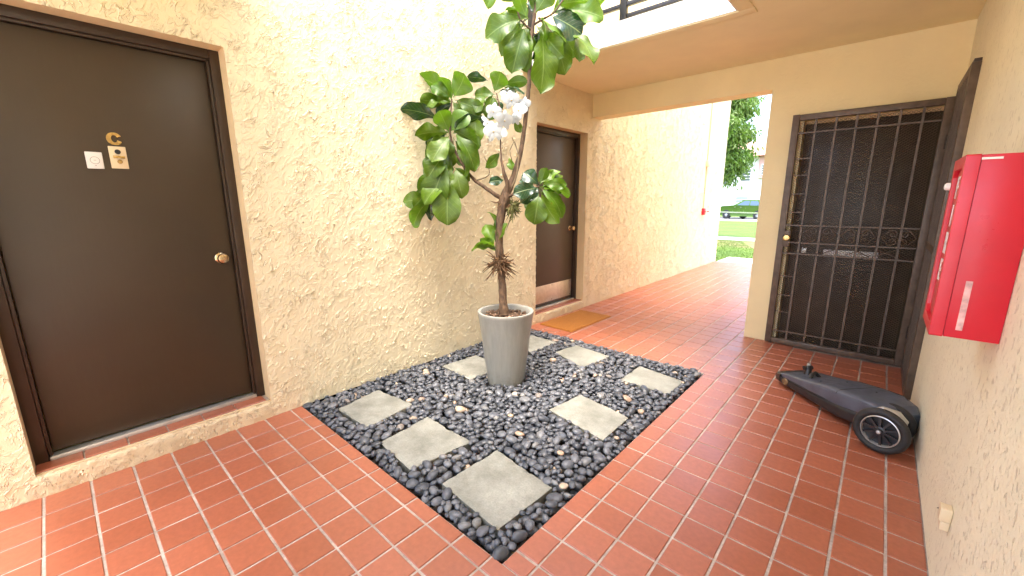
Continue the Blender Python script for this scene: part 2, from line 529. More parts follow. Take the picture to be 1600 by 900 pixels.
# ------------------------------------------------------------------ the place: dimensions
XL, XR = -0.025, 3.03            # faces of the two corridor walls
YG = 4.74                        # face of the gate wall and the beam
YEND = 10.25                     # end of the left wall
HC = 2.57                        # underside of the slab
ZT = 5.2                         # top of the upper walls
ZL = 3.5                         # top of the left wall, out of view, lowered to admit sky light
YB = -0.75                        # unseen rear edge of the covered walk, cut short to let light in
BX, BY0, BY1 = 1.83, 1.17, 3.52  # pebble bed: against the left wall
VX, VY0, VY1 = 1.835, 1.10, 3.465  # opening in the slab
D1 = (0.0, 0.992, 0.108, 2.158)  # door openings: y0 y1 z0 z1
D2 = (3.68, 4.65, 0.095, 2.132)

# ------------------------------------------------------------------ left wall
def lines(*segs):
    out = []
    for a, b, s in segs:
        n = max(1, round((b - a) / s))
        out += [a + (b - a) * k / n for k in range(n)]
    return out + [segs[-1][1]]
def wall_sheet(ul, vl, holes):
    nu, nv = len(ul), len(vl)
    U, V = np.meshgrid(ul, vl, indexing='ij')
    verts = np.stack([np.full(U.size, XL), U.ravel(), V.ravel()], 1)
    ids = np.arange(nu * nv).reshape(nu, nv)
    uc = (np.array(ul[1:]) + np.array(ul[:-1])) / 2
    vc = (np.array(vl[1:]) + np.array(vl[:-1])) / 2
    keep = np.ones((nu - 1, nv - 1), bool)
    for y0, y1, z0, z1 in holes:
        keep &= ~(((uc > y0) & (uc < y1))[:, None] & ((vc > z0) & (vc < z1))[None, :])
    a, b, c, d = ids[:-1, :-1][keep], ids[1:, :-1][keep], ids[1:, 1:][keep], ids[:-1, 1:][keep]
    return verts, np.stack([a, b, c, d], 1)
vl = lines((0, D2[2], .01), (D2[2], D1[2], .01), (D1[2], D2[3], .009), (D2[3], D1[3], .009), (D1[3], 2.9, .009), (2.9, ZL, .1))
left_wall = thing('stucco_wall', 'long cream wall of rough trowelled stucco holding both brown doors', 'wall', (XL, 4, 0))
def sheet_obj(ul, holes, material, name):
    v, f = wall_sheet(ul, vl, holes)
    loc = world_loc(left_wall)
    me = bpy.data.meshes.new(name)
    me.from_pydata((v - np.array(loc)).tolist(), [], f.tolist())
    me.polygons.foreach_set('use_smooth', [True] * len(me.polygons))
    me.materials.append(material)
    o = bpy.data.objects.new(name, me)
    COL.objects.link(o); o.parent = left_wall
    return o
ul = lines((YB, -0.2, .05), (-0.2, D1[0], .012), (D1[0], D1[1], .012), (D1[1], D2[0], .009), (D2[0], D2[1], .012), (D2[1], YG + 0.02, .012))
sheet_obj(ul, [D1, D2], M['stucco'], 'plaster_face')
o = sheet_obj(lines((YG + 0.02, 7, .014), (7, YEND, .03)), [], M['stucco_beyond'], 'plaster_face')
b = MB()
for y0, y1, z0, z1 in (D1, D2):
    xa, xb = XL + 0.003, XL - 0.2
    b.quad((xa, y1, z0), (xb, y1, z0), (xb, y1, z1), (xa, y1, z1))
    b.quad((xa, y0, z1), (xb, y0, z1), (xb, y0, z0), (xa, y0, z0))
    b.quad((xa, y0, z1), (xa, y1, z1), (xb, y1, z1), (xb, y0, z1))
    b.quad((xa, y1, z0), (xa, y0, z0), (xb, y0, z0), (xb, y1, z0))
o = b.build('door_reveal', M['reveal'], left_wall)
b = MB()
b.quad((XL, YEND, 0), (XL - 4, YEND, 0), (XL - 4, YEND, ZL), (XL, YEND, ZL))
b.quad((XL, YB, 0), (XL, YB, ZL), (XL - 4, YB, ZL), (XL - 4, YB, 0))
b.quad((XL, YB, ZL), (XL, YEND, ZL), (XL - 4, YEND, ZL), (XL - 4, YB, ZL))
b.quad((XL - .202, YB, 0), (XL - .202, YEND, 0), (XL - .202, YEND, ZL), (XL - .202, YB, ZL))  # unseen sheet added to stop light leaking round the doors
b.build('wall_return', M['stucco_smooth'], left_wall)
# lumpy stucco nosing under each door sill
def nosing(y0, y1, z, name='sill_nosing'):
    rnd = random.Random(int(y0 * 100) + 5)
    b = MB(); n = 70; m = 7
    vs_, fs_ = [], []
    for k in range(n + 1):
        y = y0 + (y1 - y0) * k / n
        w = (0.009 + 0.008 * mnoise.noise((y * 9, 1.3, 0)) + 0.004 * mnoise.noise((y * 31, 4, 0))) * min(1, (y - y0) * 12, (y1 - y) * 12)
        for q in range(m + 1):
            a = q / m
            zz = z * (1 - a) if q else z
            x = XL + 0.002 + w * math.sin(min(1, 0.25 + a * 1.2) * math.pi * 0.5) + 0.005 * mnoise.noise((y * 26, a * 5, 2))
            if q == 0: x = XL - 0.022 + 0.012 * mnoise.noise((y * 22, 7, 0))
            vs_.append((x, y, zz - 0.004 * (q == m) + (0.004 * mnoise.noise((y * 30, 3, a)) if q < m else 0)))
    for k in range(n):
        for q in range(m):
            i = k * (m + 1) + q
            fs_.append((i, i + 1, i + m + 2, i + m + 1))
    b.add(vs_, fs_)
    return b.build(name, M['stucco_nosing'], left_wall, smooth=True, angle=80)
nosing(-0.05, 1.03, 0.112)
nosing(D2[0] - 0.03, D2[1] + 0.03, 0.098)

# ------------------------------------------------------------------ gate wall, beam, right wall, slab, upper storey
gate_wall = thing('gate_wall', 'smooth cream wall around the security gate with a lintel over the passage', 'wall', (2.4, YG + 0.1, 0))
GD = (2.10, 2.965, 0.012, 2.03)      # door opening behind the gate: x0 x1 z0 z1
b = MB()
T = 0.2
b.box((BX, YG, 0), (GD[0], YG + T, 2.32)); b.box((GD[1], YG, 0), (XR + 0.2, YG + T, GD[3])); b.box((GD[0], YG, GD[3]), (XR + 0.2, YG + T, 2.32))
b.box((XL + 0.002, YG, 2.32), (XR + 0.2, YG + T, ZT))
gw = b.build('plaster_face', M['stucco_smooth'], gate_wall)
b = MB()
b.box((BX + 0.003, YG + T + .003, 0), (7, 8.6, ZT))  # unseen block added for shade, its length set by the passage light
o = b.build('passage_shade_block', M['stucco_smooth'], None)
tag(o, 'unseen cream house block added to shade the open passage, behind the gate wall', 'house')

right_wall = thing('flecked_wall', 'flecked cream stucco wall carrying the red cabinet', 'wall', (XR + 0.1, 1, 0))
RD = (3.98, 4.66, 0.012, 2.08)
b = MB()
b.box((XR, -4, 0), (XR + .2, RD[0], ZT)); b.box((XR, RD[1], 0), (XR + .2, YG - 0.001, ZT)); b.box((XR, RD[0], RD[3]), (XR + .2, RD[1], ZT))  # lengthened behind the viewer and kept tall to shade the left wall
b.box((XR + .2005, RD[0] - .3, -.05), (XR + .25, RD[1] + .3, RD[3] + .3))  # hidden backing added to keep outside light from the gate opening
b.build('plaster_face', M['stucco_right'], right_wall)

slab = thing('balcony_slab', 'cream slab overhead with a square opening above the planter', 'ceiling', (2.4, 2.3, HC))
b = MB()
Z1 = 2.715
x0 = XL + 0.006
b.box((x0, YB, HC), (XR - .002, VY0, Z1)); b.box((x0, VY1, HC), (XR - .002, YG - .002, Z1)); b.box((VX, VY0, HC), (XR - .002, VY1, Z1))
b.build('slab', M['ceiling'], slab)
b = MB()
e = 0.012
b.box((x0, VY1 - e, HC - .004), (VX - .002, VY1 - .001, Z1 + .01)); b.box((VX - e, VY0 + .012, HC - .004), (VX - .001, VY1 - e - .001, Z1 + .01)); b.box((x0, VY0 + .001, HC - .004), (VX - e - .001, VY0 + e, Z1 + .01))
b.build('fascia', M['fascia'], slab)
b = MB()
dw = 0.092
b.box((x0, VY1 + .001, HC - .012), (VX + dw, VY1 + dw, HC - .0005)); b.box((VX + .001, VY0 - dw, HC - .012), (VX + dw, VY1, HC - .0005)); b.box((x0, VY0 - dw, HC - .012), (VX, VY0 - .001, HC - .0005))
b.build('drip_band', M['ceiling'], slab, bevel=0.003)

up = thing('balcony_railing', 'dark metal railing along the balcony edge above', 'railing', (0.9, VY1 + .03, Z1))
def ubar(name, a, c, w, h): MB().bar(a, c, w, h).build(name, M['rail'], up, bevel=0.003)
for x in (0.05, 0.99, 1.80):
    ubar('post', (x, VY1 + .03, Z1), (x, VY1 + .03, Z1 + 1.0), .055, .04)
for z in (2.845, 3.28, 3.72):
    ubar('rail', (0.02, VY1 + .035, z), (1.84, VY1 + .035, z), .03, .035)
ubar('bottom_rail', (1.02, VY1 + .035, 2.762), (1.84, VY1 + .035, 2.762), .03, .028)

# ------------------------------------------------------------------ tiled floor
floor = MB()
floor.box((XL - .2, YB, -.12), (XR + .2, BY0, -.0045))
floor.box((BX, BY0, -.12), (XR + .2, BY1, -.0045))
floor.box((XL - .2, BY1, -.12), (XR + .2, YEND, -.0045))
floor = struct(floor.build('floor', M['grout']))
PX, PY, GAP = 0.162, 0.1557, 0.0100
xs = [XL + .004] + [(i - .03) * PX for i in range(1, 19)] + [XR - .004]
ys = [(j + .05) * PY for j in range(-5, 66)] + [YEND]
rects = []
for a, c in zip(xs[:-1], xs[1:]):
    for p, q in zip(ys[:-1], ys[1:]):
        x0, x1, y0, y1 = a + GAP / 2, c - GAP / 2, p + GAP / 2, q - GAP / 2
        if a < 0.01: x0 = a
        if c > XR - .01: x1 = c
        if p > YG - .2 and x0 > BX + .3: continue
        if x0 < BX and y0 < BY1 and y1 > BY0:       # meets the bed
            if y0 < BY0: rects.append((x0, x1, y0, BY0 - .002))
            if y1 > BY1: rects.append((x0, x1, BY1 + .002, y1))
            if x1 > BX: rects.append((BX + .002, x1, max(y0, BY0 + (0.004 if y0 < BY0 else 0)), min(y1, BY1 - (0.004 if y1 > BY1 else 0))))
            continue
        rects.append((x0, x1, y0, y1))
rects = [r for r in rects if r[1] - r[0] > .012 and r[3] - r[2] > .012]
def area_px(r):
    ps = [pix((x, y, 0)) for x, y in ((r[0], r[2]), (r[1], r[2]), (r[1], r[3]), (r[0], r[3]))]
    if any(p is None for p in ps): return 0
    cx, cy = sum(p[0] for p in ps) / 4, sum(p[1] for p in ps) / 4
    if not (-10 < cx < 1610 and cy < 915): return 0
    return abs(sum(ps[k][0] * ps[(k + 1) % 4][1] - ps[(k + 1) % 4][0] * ps[k][1] for k in range(4))) / 2
rects.sort(key=area_px, reverse=True)
rt = random.Random(11)
def tile_geo(w, d, z=0.0):
    c, t = .0022, .0075
    vs_ = [(-w, -d, z - t), (w, -d, z - t), (w, d, z - t), (-w, d, z - t), (-w, -d, z - c), (w, -d, z - c), (w, d, z - c), (-w, d, z - c),
           (-w + c, -d + c, z), (w - c, -d + c, z), (w - c, d - c, z), (-w + c, d - c, z)]
    return vs_, [(8, 9, 10, 11), (0, 1, 5, 4), (1, 2, 6, 5), (2, 3, 7, 6), (3, 0, 4, 7), (4, 5, 9, 8), (5, 6, 10, 9), (6, 7, 11, 10), (7, 4, 8, 11)]
tile_cache = {}
rest = MB()
for k, (x0, x1, y0, y1) in enumerate(rects):
    cx, cy, w, d = (x0 + x1) / 2, (y0 + y1) / 2, (x1 - x0) / 2, (y1 - y0) / 2
    dx, dy, dz = rt.uniform(-.0007, .0007), rt.uniform(-.0007, .0007), rt.uniform(-.0008, .0004)
    tx, ty = rt.gauss(0, .0035), rt.gauss(0, .0035)
    if k < 300:
        key = (round(w, 4), round(d, 4))
        me = tile_cache.get(key)
        if me is None:
            v, f = tile_geo(w, d)
            me = bpy.data.meshes.new('tile'); me.from_pydata(v, [], f); me.materials.append(M['tile'])
            tile_cache[key] = me
        o = bpy.data.objects.new('tile', me)
        o.location = (cx + dx, cy + dy, dz); o.rotation_euler = (tx, ty, 0)
        COL.objects.link(o); o.parent = floor
    else:
        v, f = tile_geo(w, d)
        rest.add([(cx + dx + a, cy + dy + c2, e2 + dz - a * ty + c2 * tx) for a, c2, e2 in v], f)
o = rest.build('tiles', M['tile'], floor); o['kind'] = 'stuff'

# ------------------------------------------------------------------ doors in the left wall
def door(name, label, D, leaf_m, knob_y, knob_z):
    y0, y1, z0, z1 = D
    t = thing(name, label, 'door', (XL - .13, (y0 + y1) / 2, z0))
    X = XL - 0.098                  # face of the frame
    fw, st = 0.046, 0.014
    for s, ya in ((1, y0), (-1, y1)):
        b = MB()
        b.box((X, ya, z0 + .006), (X - .06, ya + s * fw, z1)); b.box((X - .012, ya + s * (fw + .0005), z0 + .006), (X - .06, ya + s * (fw + st), z1 - fw - .001))
        b.build('door_jamb', M['frame_brown'], t, bevel=.002)
    b = MB()
    b.box((X, y0 + fw + .001, z1), (X - .06, y1 - fw - .001, z1 - fw)); b.box((X - .012, y0 + fw + .001, z1 - fw - .0005), (X - .06, y1 - fw - .001, z1 - fw - st))
    b.build('door_head', M['frame_brown'], t, bevel=.002)
    xl = X - .034
    b = MB(); b.box((xl, y0 + fw + st + .003, z0 + .042), (xl - .045, y1 - fw - st - .003, z1 - fw - st - .003))
    leaf = b.build('door_leaf', leaf_m, t, bevel=.002)
    b = MB(); b.box((X + .002, y0 + fw + .002, z0 + .002), (X - .06, y1 - fw - .002, z0 + .030))
    b.build('threshold', M['alu'], t, bevel=.005)
    ky = knob_y
    k = MB()
    k.lathe([(.0, 0), (.033, 0), (.033, .004), (.028, .010), (.014, .013), (.013, .030), (.018, .036), (.027, .045), (.029, .056), (.025, .066), (.014, .071), (.008, .0715), (.007, .069), (0, .069)], (xl + .0005, ky, knob_z), (1, 0, 0), 24)
    k.build('door_knob', M['bronze_knob'], t, smooth=True)
    return t, xl, leaf
d1, xl, leaf1 = door('front_door', 'large dark brown door with brass letter and peephole plate', D1, M['door_brown'], 0.868, 1.025)
# letter C: an open ring with a serif-like notch on its right
b = MB(); prof = []
n = 26
for k in range(n + 1):
    a = R(24 + (336 - 24) * k / n)
    wd = (0.0058 + 0.003 * abs(math.cos(a))) if 1 < k < n - 1 else 0.0085
    cy, cz = 0.503 + 0.020 * math.cos(a), 1.654 + 0.0235 * math.sin(a)
    prof.append((cy, cz, math.cos(a), math.sin(a), wd))
vs_, fs_ = [], []
for cy, cz, ca, sa, wd in prof:
    for dx, sgn in ((0, 1), (0, -1), (.004, -1), (.004, 1)):
        vs_.append((xl + .0005 + dx, cy + sgn * wd * ca, cz + sgn * wd * sa))
for k in range(n):
    for q in range(4):
        fs_.append((k * 4 + q, k * 4 + (q + 1) % 4, k * 4 + 4 + (q + 1) % 4, k * 4 + 4 + q))
fs_ += [(0, 1, 2, 3), tuple(reversed((n * 4, n * 4 + 1, n * 4 + 2, n * 4 + 3)))]
b.add(vs_, fs_).build('door_letter', M['brass'], d1)
b = MB(); b.box((xl + .0005, 0.474, 1.512), (xl + .007, 0.538, 1.618)); plate = b.build('peephole_plate', M['ivory'], d1, bevel=.002)
MB().lathe([(0, .0), (.0115, .0), (.0115, .003), (.009, .005), (0, .0035)], (xl + .0072, .506, 1.592), (1, 0, 0), 18).build('peephole', M['black'], plate, smooth=True)
b = MB(); b.box((xl + .0072, .486, 1.561), (xl + .0125, .530, 1.573)); b.build('name_bar', M['brass'], plate, bevel=.0015)
b = MB(); b.lathe([(0, 0), (.010, 0), (.010, .004), (.006, .010), (0, .011)], (xl + .0072, .508, 1.545), (1, 0, 0), 16); b.build('knocker_button', M['brass'], plate, smooth=True)
b = MB(); b.box((xl + .0005, 0.388, 1.507), (xl + .008, 0.448, 1.585)); bell = b.build('bell_plate', M['white_plastic'], d1, bevel=.003)
MB().lathe([(.0155, 0), (.0165, .001), (.0175, 0)], (xl + .0082, .419, 1.546), (1, 0, 0), 28).build('bell_ring', M['grey_mark'], bell)
b = MB(); b.box((xl + .0082, .4145, 1.5455), (xl + .0086, .4235, 1.5475)); b.box((xl + .0082, .417, 1.5195), (xl + .0086, .421, 1.5235)); b.build('bell_mark', M['grey_mark'], bell)
d2, xl2, leaf2 = door('back_door', 'grey brown door with a steel kick plate, behind the potted tree', D2, M['door_grey'], 4.515, 1.02)
b = MB(); b.box((xl2 + .0005, D2[0] + .075, .165), (xl2 + .0025, D2[1] - .075, .375)); kp = b.build('kick_plate', M['steel'], d2, bevel=.0008)
for y in (D2[0] + .10, (D2[0] + D2[1]) / 2, D2[1] - .10):
    for z in (.182, .358):
        MB().lathe([(0, 0), (.006, 0), (.004, .002), (0, .0025)], (xl2 + .0026, y, z), (1, 0, 0), 10).build('screw', M['iron_dark'], kp, smooth=True)
for D, nm, lab, ph in ((D1, 'door_sill', 'row of red tiles forming the raised sill of the large brown door', .0), (D2, 'door_sill', 'red tiled sill below the door with the kick plate', .07)):
    t = thing(nm, lab, 'sill', (XL - .05, (D[0] + D[1]) / 2, D[2]))
    b = MB(); b.box((XL - .19, D[0] + .001, D[2] + .0005), (XL - .013, D[1] - .001, D[2] + .003)); b.build('mortar_bed', M['grout'], t)
    y = D[0] + .002 - ph
    while y < D[1] - .02:
        a, c = max(y, D[0] + .002), min(y + .155, D[1] - .002)
        v, f = tile_geo(.045, (c - a) / 2)
        bb = MB(); bb.add([(XL - .052 - .007 + p[0], (a + c) / 2 + p[1], D[2] + .0105 + p[2]) for p in v], f)
        bb.build('tile', M['tile'], t)
        y += .162
# coir door mat
b = MB(); nx, ny = 40, 76
vs_, fs_ = [], []
rm = random.Random(3)
for j in range(ny + 1):
    for i in range(nx + 1):
        u, v = i / nx, j / ny
        ed = min(u, 1 - u) * .43 < .004 or min(v, 1 - v) * .81 < .004
        jx, jy = (mnoise.noise((v * 20, 3, 0)) * .004 if i in (0, nx) else 0), (mnoise.noise((u * 14, 8, 0)) * .004 if j in (0, ny) else 0)
        vs_.append((u * .43 + jx, v * .81 + jy, (.001 if (i in (0, nx) or j in (0, ny)) else .014 + rm.uniform(-.0018, .0018) + .003 * mnoise.noise((u * 6, v * 9, 1)))))
for j in range(ny):
    for i in range(nx):
        k = j * (nx + 1) + i
        fs_.append((k, k + 1, k + nx + 2, k + nx + 1))
b.add(vs_, fs_)
mat_o = b.build('door_mat', M['coir'])
mat_o.location = (.025, 3.70, .0015); mat_o.rotation_euler.z = R(-1.5)
tag(mat_o, 'orange brown coir door mat on the tiles by the kick plate door', 'door mat')

# ------------------------------------------------------------------ pebble bed and stepping stones
b = MB(); b.box((XL - .1, BY0 - .05, -.2), (BX + .05, BY1 + .05, -.068))
bed = struct(b.build('pebble_bed', M['soil']))
SLABS = [
    ([(.20, 1.30), (.56, 1.325), (.525, 1.68), (.155, 1.635)], 'square grey stepping slab nearest the large brown door and its wall'),
    ([(.765, 1.285), (1.10, 1.26), (1.15, 1.64), (.735, 1.64)], 'grey stepping slab in the middle of the near row of three'),
    ([(1.305, 1.30), (1.71, 1.272), (1.725, 1.635), (1.315, 1.68)], 'largest looking stepping slab at the front corner of the pebble bed'),
    ([(.155, 2.22), (.52, 2.20), (.54, 2.56), (.18, 2.585)], 'stepping slab against the stucco wall, partly hidden by the grey pot'),
    ([(1.258, 2.225), (1.70, 2.155), (1.70, 2.485), (1.30, 2.54)], 'lone stepping slab between the grey pot and the tiled walkway'),
    ([(.665, 3.11), (1.045, 2.975), (1.09, 3.35), (.71, 3.385)], 'middle stepping slab of the far row of three'),
    ([(1.385, 2.965), (1.765, 2.96), (1.763, 3.25), (1.384, 3.315)], 'stepping slab at the far corner of the bed beside the walkway'),
    ([(.17, 2.985), (.50, 2.96), (.533, 3.354), (.195, 3.345)], 'stepping slab behind the pot nearest the door mat'),
]
STOP = 0.006
def inside(p, poly, grow=0.0):
    for k in range(4):
        a, c = poly[k], poly[(k + 1) % 4]
        ex, ey = c[0] - a[0], c[1] - a[1]
        L = math.hypot(ex, ey)
        if ((p[0] - a[0]) * ey - (p[1] - a[1]) * ex) / L > grow: return False
    return True
for k, (poly, lab) in enumerate(SLABS):
    c = Vector((sum(p[0] for p in poly) / 4, sum(p[1] for p in poly) / 4, 0))
    n = 24
    vs_, fs_ = [], []
    tilt = Vector((rt.gauss(0, .012), rt.gauss(0, .012)))
    def top(u, v):
        a = Vector(poly[0]).lerp(Vector(poly[1]), u); d = Vector(poly[3]).lerp(Vector(poly[2]), u)
        return a.lerp(d, v)
    for j in range(n + 1):
        for i in range(n + 1):
            u, v = i / n, j / n
            p = top(u, v)
            e_ = min(u, 1 - u, v, 1 - v)
            z = STOP + (p.x - c.x) * tilt.x + (p.y - c.y) * tilt.y + .0016 * mnoise.noise((p.x * 9, p.y * 9, k))
            if e_ == 0:
                q = mnoise.noise((p.x * 28, p.y * 28, k * 3.1)); q2 = max(0, mnoise.noise((p.x * 13, p.y * 13, k + 9.5)) - .25)
                p = p.lerp(Vector((c.x, c.y)), .006 + .016 * q + .09 * q2)
                z -= .004 + .006 * q2 + .002 * q
            vs_.append((p.x, p.y, z))
    for j in range(n):
        for i in range(n):
            a = j * (n + 1) + i
            fs_.append((a, a + 1, a + n + 2, a + n + 1))
    ring = [i for i in range(n + 1)] + [j * (n + 1) + n for j in range(1, n + 1)] + [n * (n + 1) + i for i in range(n - 1, -1, -1)] + [j * (n + 1) for j in range(n - 1, 0, -1)]
    base = len(vs_)
    for r_ in ring:
        x, y, z = vs_[r_]
        vs_.append((x + (c.x - x) * .004, y + (c.y - y) * .004, -.045))
    m = len(ring)
    for q in range(m):
        fs_.append((ring[(q + 1) % m], ring[q], base + q, base + (q + 1) % m))
    fs_.append(tuple(base + q for q in range(m)))
    b = MB(); b.add([(x - c.x, y - c.y, z + .045) for x, y, z in vs_], fs_)
    o = b.build('stepping_slab', M['concrete'], smooth=True, angle=35)
    o.location = (c.x, c.y, -.045)
    tag(o, lab, 'stepping stone', 'grey square slabs set in the pebble bed')

POT = Vector((0.728, 2.388, -0.028))
def pebble_mesh(seed, sub):
    bm = bmesh.new()
    bmesh.ops.create_icosphere(bm, subdivisions=sub, radius=1)
    r_ = random.Random(seed)
    off = Vector((r_.uniform(0, 50), r_.uniform(0, 50), r_.uniform(0, 50)))
    for v in bm.verts:
        d = 1 + .22 * mnoise.noise(v.co * .8 + off)
        v.co = v.co * d
        v.co.x *= 1 + .12 * v.co.y * r_.choice((-1, 1))
    me = bpy.data.meshes.new('pebble')
    bm.to_mesh(me); bm.free()
    me.polygons.foreach_set('use_smooth', [True] * len(me.polygons))
    me.materials.append(M['pebble'])
    return me
PM = [pebble_mesh(k, 2) for k in range(9)]
PMV = [(np.array([v.co[:] for v in me.vertices]), [tuple(p.vertices) for p in me.polygons]) for me in PM]
rp = random.Random(42)
cell = .095
grid = {}
peb = []
def try_pebble(x, y, a, b_, h, rot):
    r0 = (a + b_) / 2
    if not (XL + r0 * .9 < x < BX - r0 * .9 and BY0 + r0 * .9 < y < BY1 - r0 * .9): return False
    if math.hypot(x - POT.x, y - POT.y) < .13 + r0: return False
    for poly, _l in SLABS:
        if inside((x, y), poly, r0 * .62): return False
    gx, gy = int(x // cell), int(y // cell)
    z = -.066 + h
    for ix in (gx - 1, gx, gx + 1):
        for iy in (gy - 1, gy, gy + 1):
            for (X, Y, Z, r1, h1) in grid.get((ix, iy), ()):
                d = math.hypot(x - X, y - Y); s = (r0 + r1) * .93
                if d < s:
                    z = max(z, Z + (h + h1) * math.sqrt(1 - (d / s) ** 2))
    lim = .016 + .012 * mnoise.noise((x * 3, y * 3, 5)) - h * .5
    if z > lim: return False
    grid.setdefault((gx, gy), []).append((x, y, z, r0, h))
    peb.append((x, y, z, a, b_, h, rot))
    return True
fails = 0
N = 0
while N < 60000:
    N += 1
    big = N < 14000
    a = rp.gauss(.034, .006) if big else (rp.uniform(.016, .030) if N < 45000 else rp.uniform(.013, .019))
    a = min(max(a, .013), .047)
    b_ = a * rp.uniform(.62, .92); h = a * rp.uniform(.44, .66)
    try_pebble(rp.uniform(XL, BX), rp.uniform(BY0, BY1), a, b_, h, rp.uniform(0, math.pi))
def vis(p):
    q = pix(p[:3])
    return -1 if q is None or p[2] < -.03 else p[3] / q[2]
peb.sort(key=vis, reverse=True)
rest = MB()
V_all, F_all = [], []
nv = 0
for k, (x, y, z, a, b_, h, rot) in enumerate(peb):
    w = k % 9
    tx, ty = rp.gauss(0, .2), rp.gauss(0, .2)
    eul = Matrix.Rotation(rot, 3, 'Z') @ Matrix.Rotation(tx, 3, 'X') @ Matrix.Rotation(ty, 3, 'Y')
    if k < 300:
        o = bpy.data.objects.new('pebble', PM[w])
        o.rotation_euler = eul.to_euler(); o.scale = (a, b_, h); o.location = (x, y, z)
        COL.objects.link(o); o.parent = bed
    else:
        v, f = PMV[w]
        m3 = np.array(eul) @ np.diag((a, b_, h))
        V_all.append(v @ m3.T + np.array((x, y, z)))
        F_all += [tuple(i + nv for i in q) for q in f]
        nv += len(v)
me = bpy.data.meshes.new('pebbles')
me.from_pydata(np.concatenate(V_all).tolist(), [], F_all)
me.polygons.foreach_set('use_smooth', [True] * len(me.polygons))
me.materials.append(M['pebble'])
o = bpy.data.objects.new('pebbles', me); o['kind'] = 'stuff'
COL.objects.link(o); o.parent = bed
print('pebbles', len(peb))

# ------------------------------------------------------------------ potted tree
tree = thing('potted_tree', 'tall leafy tree with white orchids in a tapered grey pot on the pebbles', 'plant', POT)
b = MB()
prof = [(0, 0), (.125, 0), (.136, .006), (.150, .10), (.166, .24), (.182, .38), (.195, .49), (.205, .555), (.2085, .572), (.2065, .580), (.200, .583), (.190, .580), (.184, .572), (.178, .53), (.172, .50)]
b.lathe(prof, POT, n=64)
pot = b.build('pot', M['pot'], tree, smooth=True, angle=50)
b = MB()
vs_, fs_ = [POT + Vector((0, 0, .535))], []
for rr in range(1, 9):
    for q in range(32):
        a = 2 * math.pi * q / 32; r_ = .178 * rr / 8
        p = POT + Vector((r_ * math.cos(a), r_ * math.sin(a), .525 + .012 * mnoise.noise((r_ * 20 * math.cos(a), r_ * 20 * math.sin(a), 0))))
        vs_.append(p)
for q in range(32): fs_.append((0, 1 + q, 1 + (q + 1) % 32))
for rr in range(7):
    for q in range(32):
        i = 1 + rr * 32
        fs_.append((i + q, i + 32 + q, i + 32 + (q + 1) % 32, i + (q + 1) % 32))
b.add(vs_, fs_).build('soil', M['soil'], pot, smooth=True)
for mat_n, cnt, seed in (('chips', 210, 1), ('chip_pale', 70, 2)):
    b = MB(); r_ = random.Random(seed)
    for _ in range(cnt):
        a, rr = r_.uniform(0, 6.283), .17 * math.sqrt(r_.random())
        c = POT + Vector((rr * math.cos(a), rr * math.sin(a), .535 + r_.uniform(-.004, .014)))
        d = Vector((r_.gauss(0, 1), r_.gauss(0, 1), r_.gauss(0, .35))).normalized() * r_.uniform(.008, .024)
        b.bar(c - d, c + d, r_.uniform(.005, .013), r_.uniform(.002, .005), (r_.gauss(0, 1), r_.gauss(0, 1), .3))
    o = b.build('bark_chips', M[mat_n], pot); o['kind'] = 'stuff'
TD = 3.06     # depth of the stem
def smooth_path(pts, k=5):
    out = []
    P_ = [pts[0]] + pts + [pts[-1]]
    for i in range(1, len(P_) - 2):
        for s in range(k):
            t = s / k
            out.append(tuple(.5 * (2 * b1 + (c1 - a1) * t + (2 * a1 - 5 * b1 + 4 * c1 - d1) * t * t + (-a1 + 3 * b1 - 3 * c1 + d1) * t ** 3) for a1, b1, c1, d1 in zip(*P_[i - 1:i + 3])))
    return out + [tuple(pts[-1])]
def stem(name, pts, parent, m='bark', jit=.004, n=10):
    """pts: (px, py, depth offset, radius)"""
    sp = smooth_path(pts)
    P_, r_ = [], []
    for i, (x, y, d, rad) in enumerate(sp):
        p = at(x, y, TD + d)
        P_.append(p + Vector((mnoise.noise((i * .7, 1, 3)), mnoise.noise((i * .7, 5, 3)), 0)) * jit)
        r_.append(max(.0015, rad * (1 + .18 * mnoise.noise((i * .9, 9, x)))))
    return MB().tube(P_, r_, n).build(name, M[m], parent, smooth=True, angle=80)
trunk = stem('trunk', [(788, 492, 0, .038), (786, 470, 0, .032), (784, 430, .01, .029), (781, 405, .01, .032), (780, 370, 0, .029), (783, 335, -.01, .033), (790, 305, -.01, .038), (803, 275, 0, .024), (814, 235, .01, .018), (820, 195, .02, .016), (825, 150, .02, .015), (828, 105, .02, .015), (830, 60, .01, .014), (836, 20, 0, .013), (842, -30, 0, .012), (850, -90, 0, .009)], tree)
stem('branch', [(790, 312, -.01, .018), (775, 305, 0, .015), (757, 292, .02, .014), (741, 281, .03, .012), (726, 262, .03, .010), (713, 240, .03, .009), (704, 213, .03, .008), (704, 185, .04, .006), (706, 155, .05, .005)], trunk)
stem('branch', [(790, 310, -.02, .016), (793, 290, -.04, .016), (787, 268, -.06, .013), (783, 245, -.06, .007), (782, 218, -.05, .005), (785, 190, -.03, .004), (776, 146, 0, .004)], trunk)
stem('branch', [(795, 300, -.02, .010), (805, 280, -.03, .007), (810, 250, -.02, .005), (806, 228, 0, .004), (800, 215, 0, .003)], trunk, 'twig')
stem('branch', [(794, 308, -.02, .012), (812, 298, -.06, .009), (828, 294, -.08, .008), (842, 292, -.09, .006)], trunk)
stem('branch', [(741, 283, .03, .006), (762, 275, .02, .004), (764, 262, .01, .003), (757, 245, 0, .002)], trunk, 'twig')
stem('branch', [(800, 252, -.02, .004), (797, 235, -.03, .003), (803, 222, -.03, .002)], trunk, 'twig')
stem('branch', [(832, 48, .01, .010), (822, 40, 0, .008), (812, 28, -.02, .006), (806, 5, -.02, .005)], trunk)
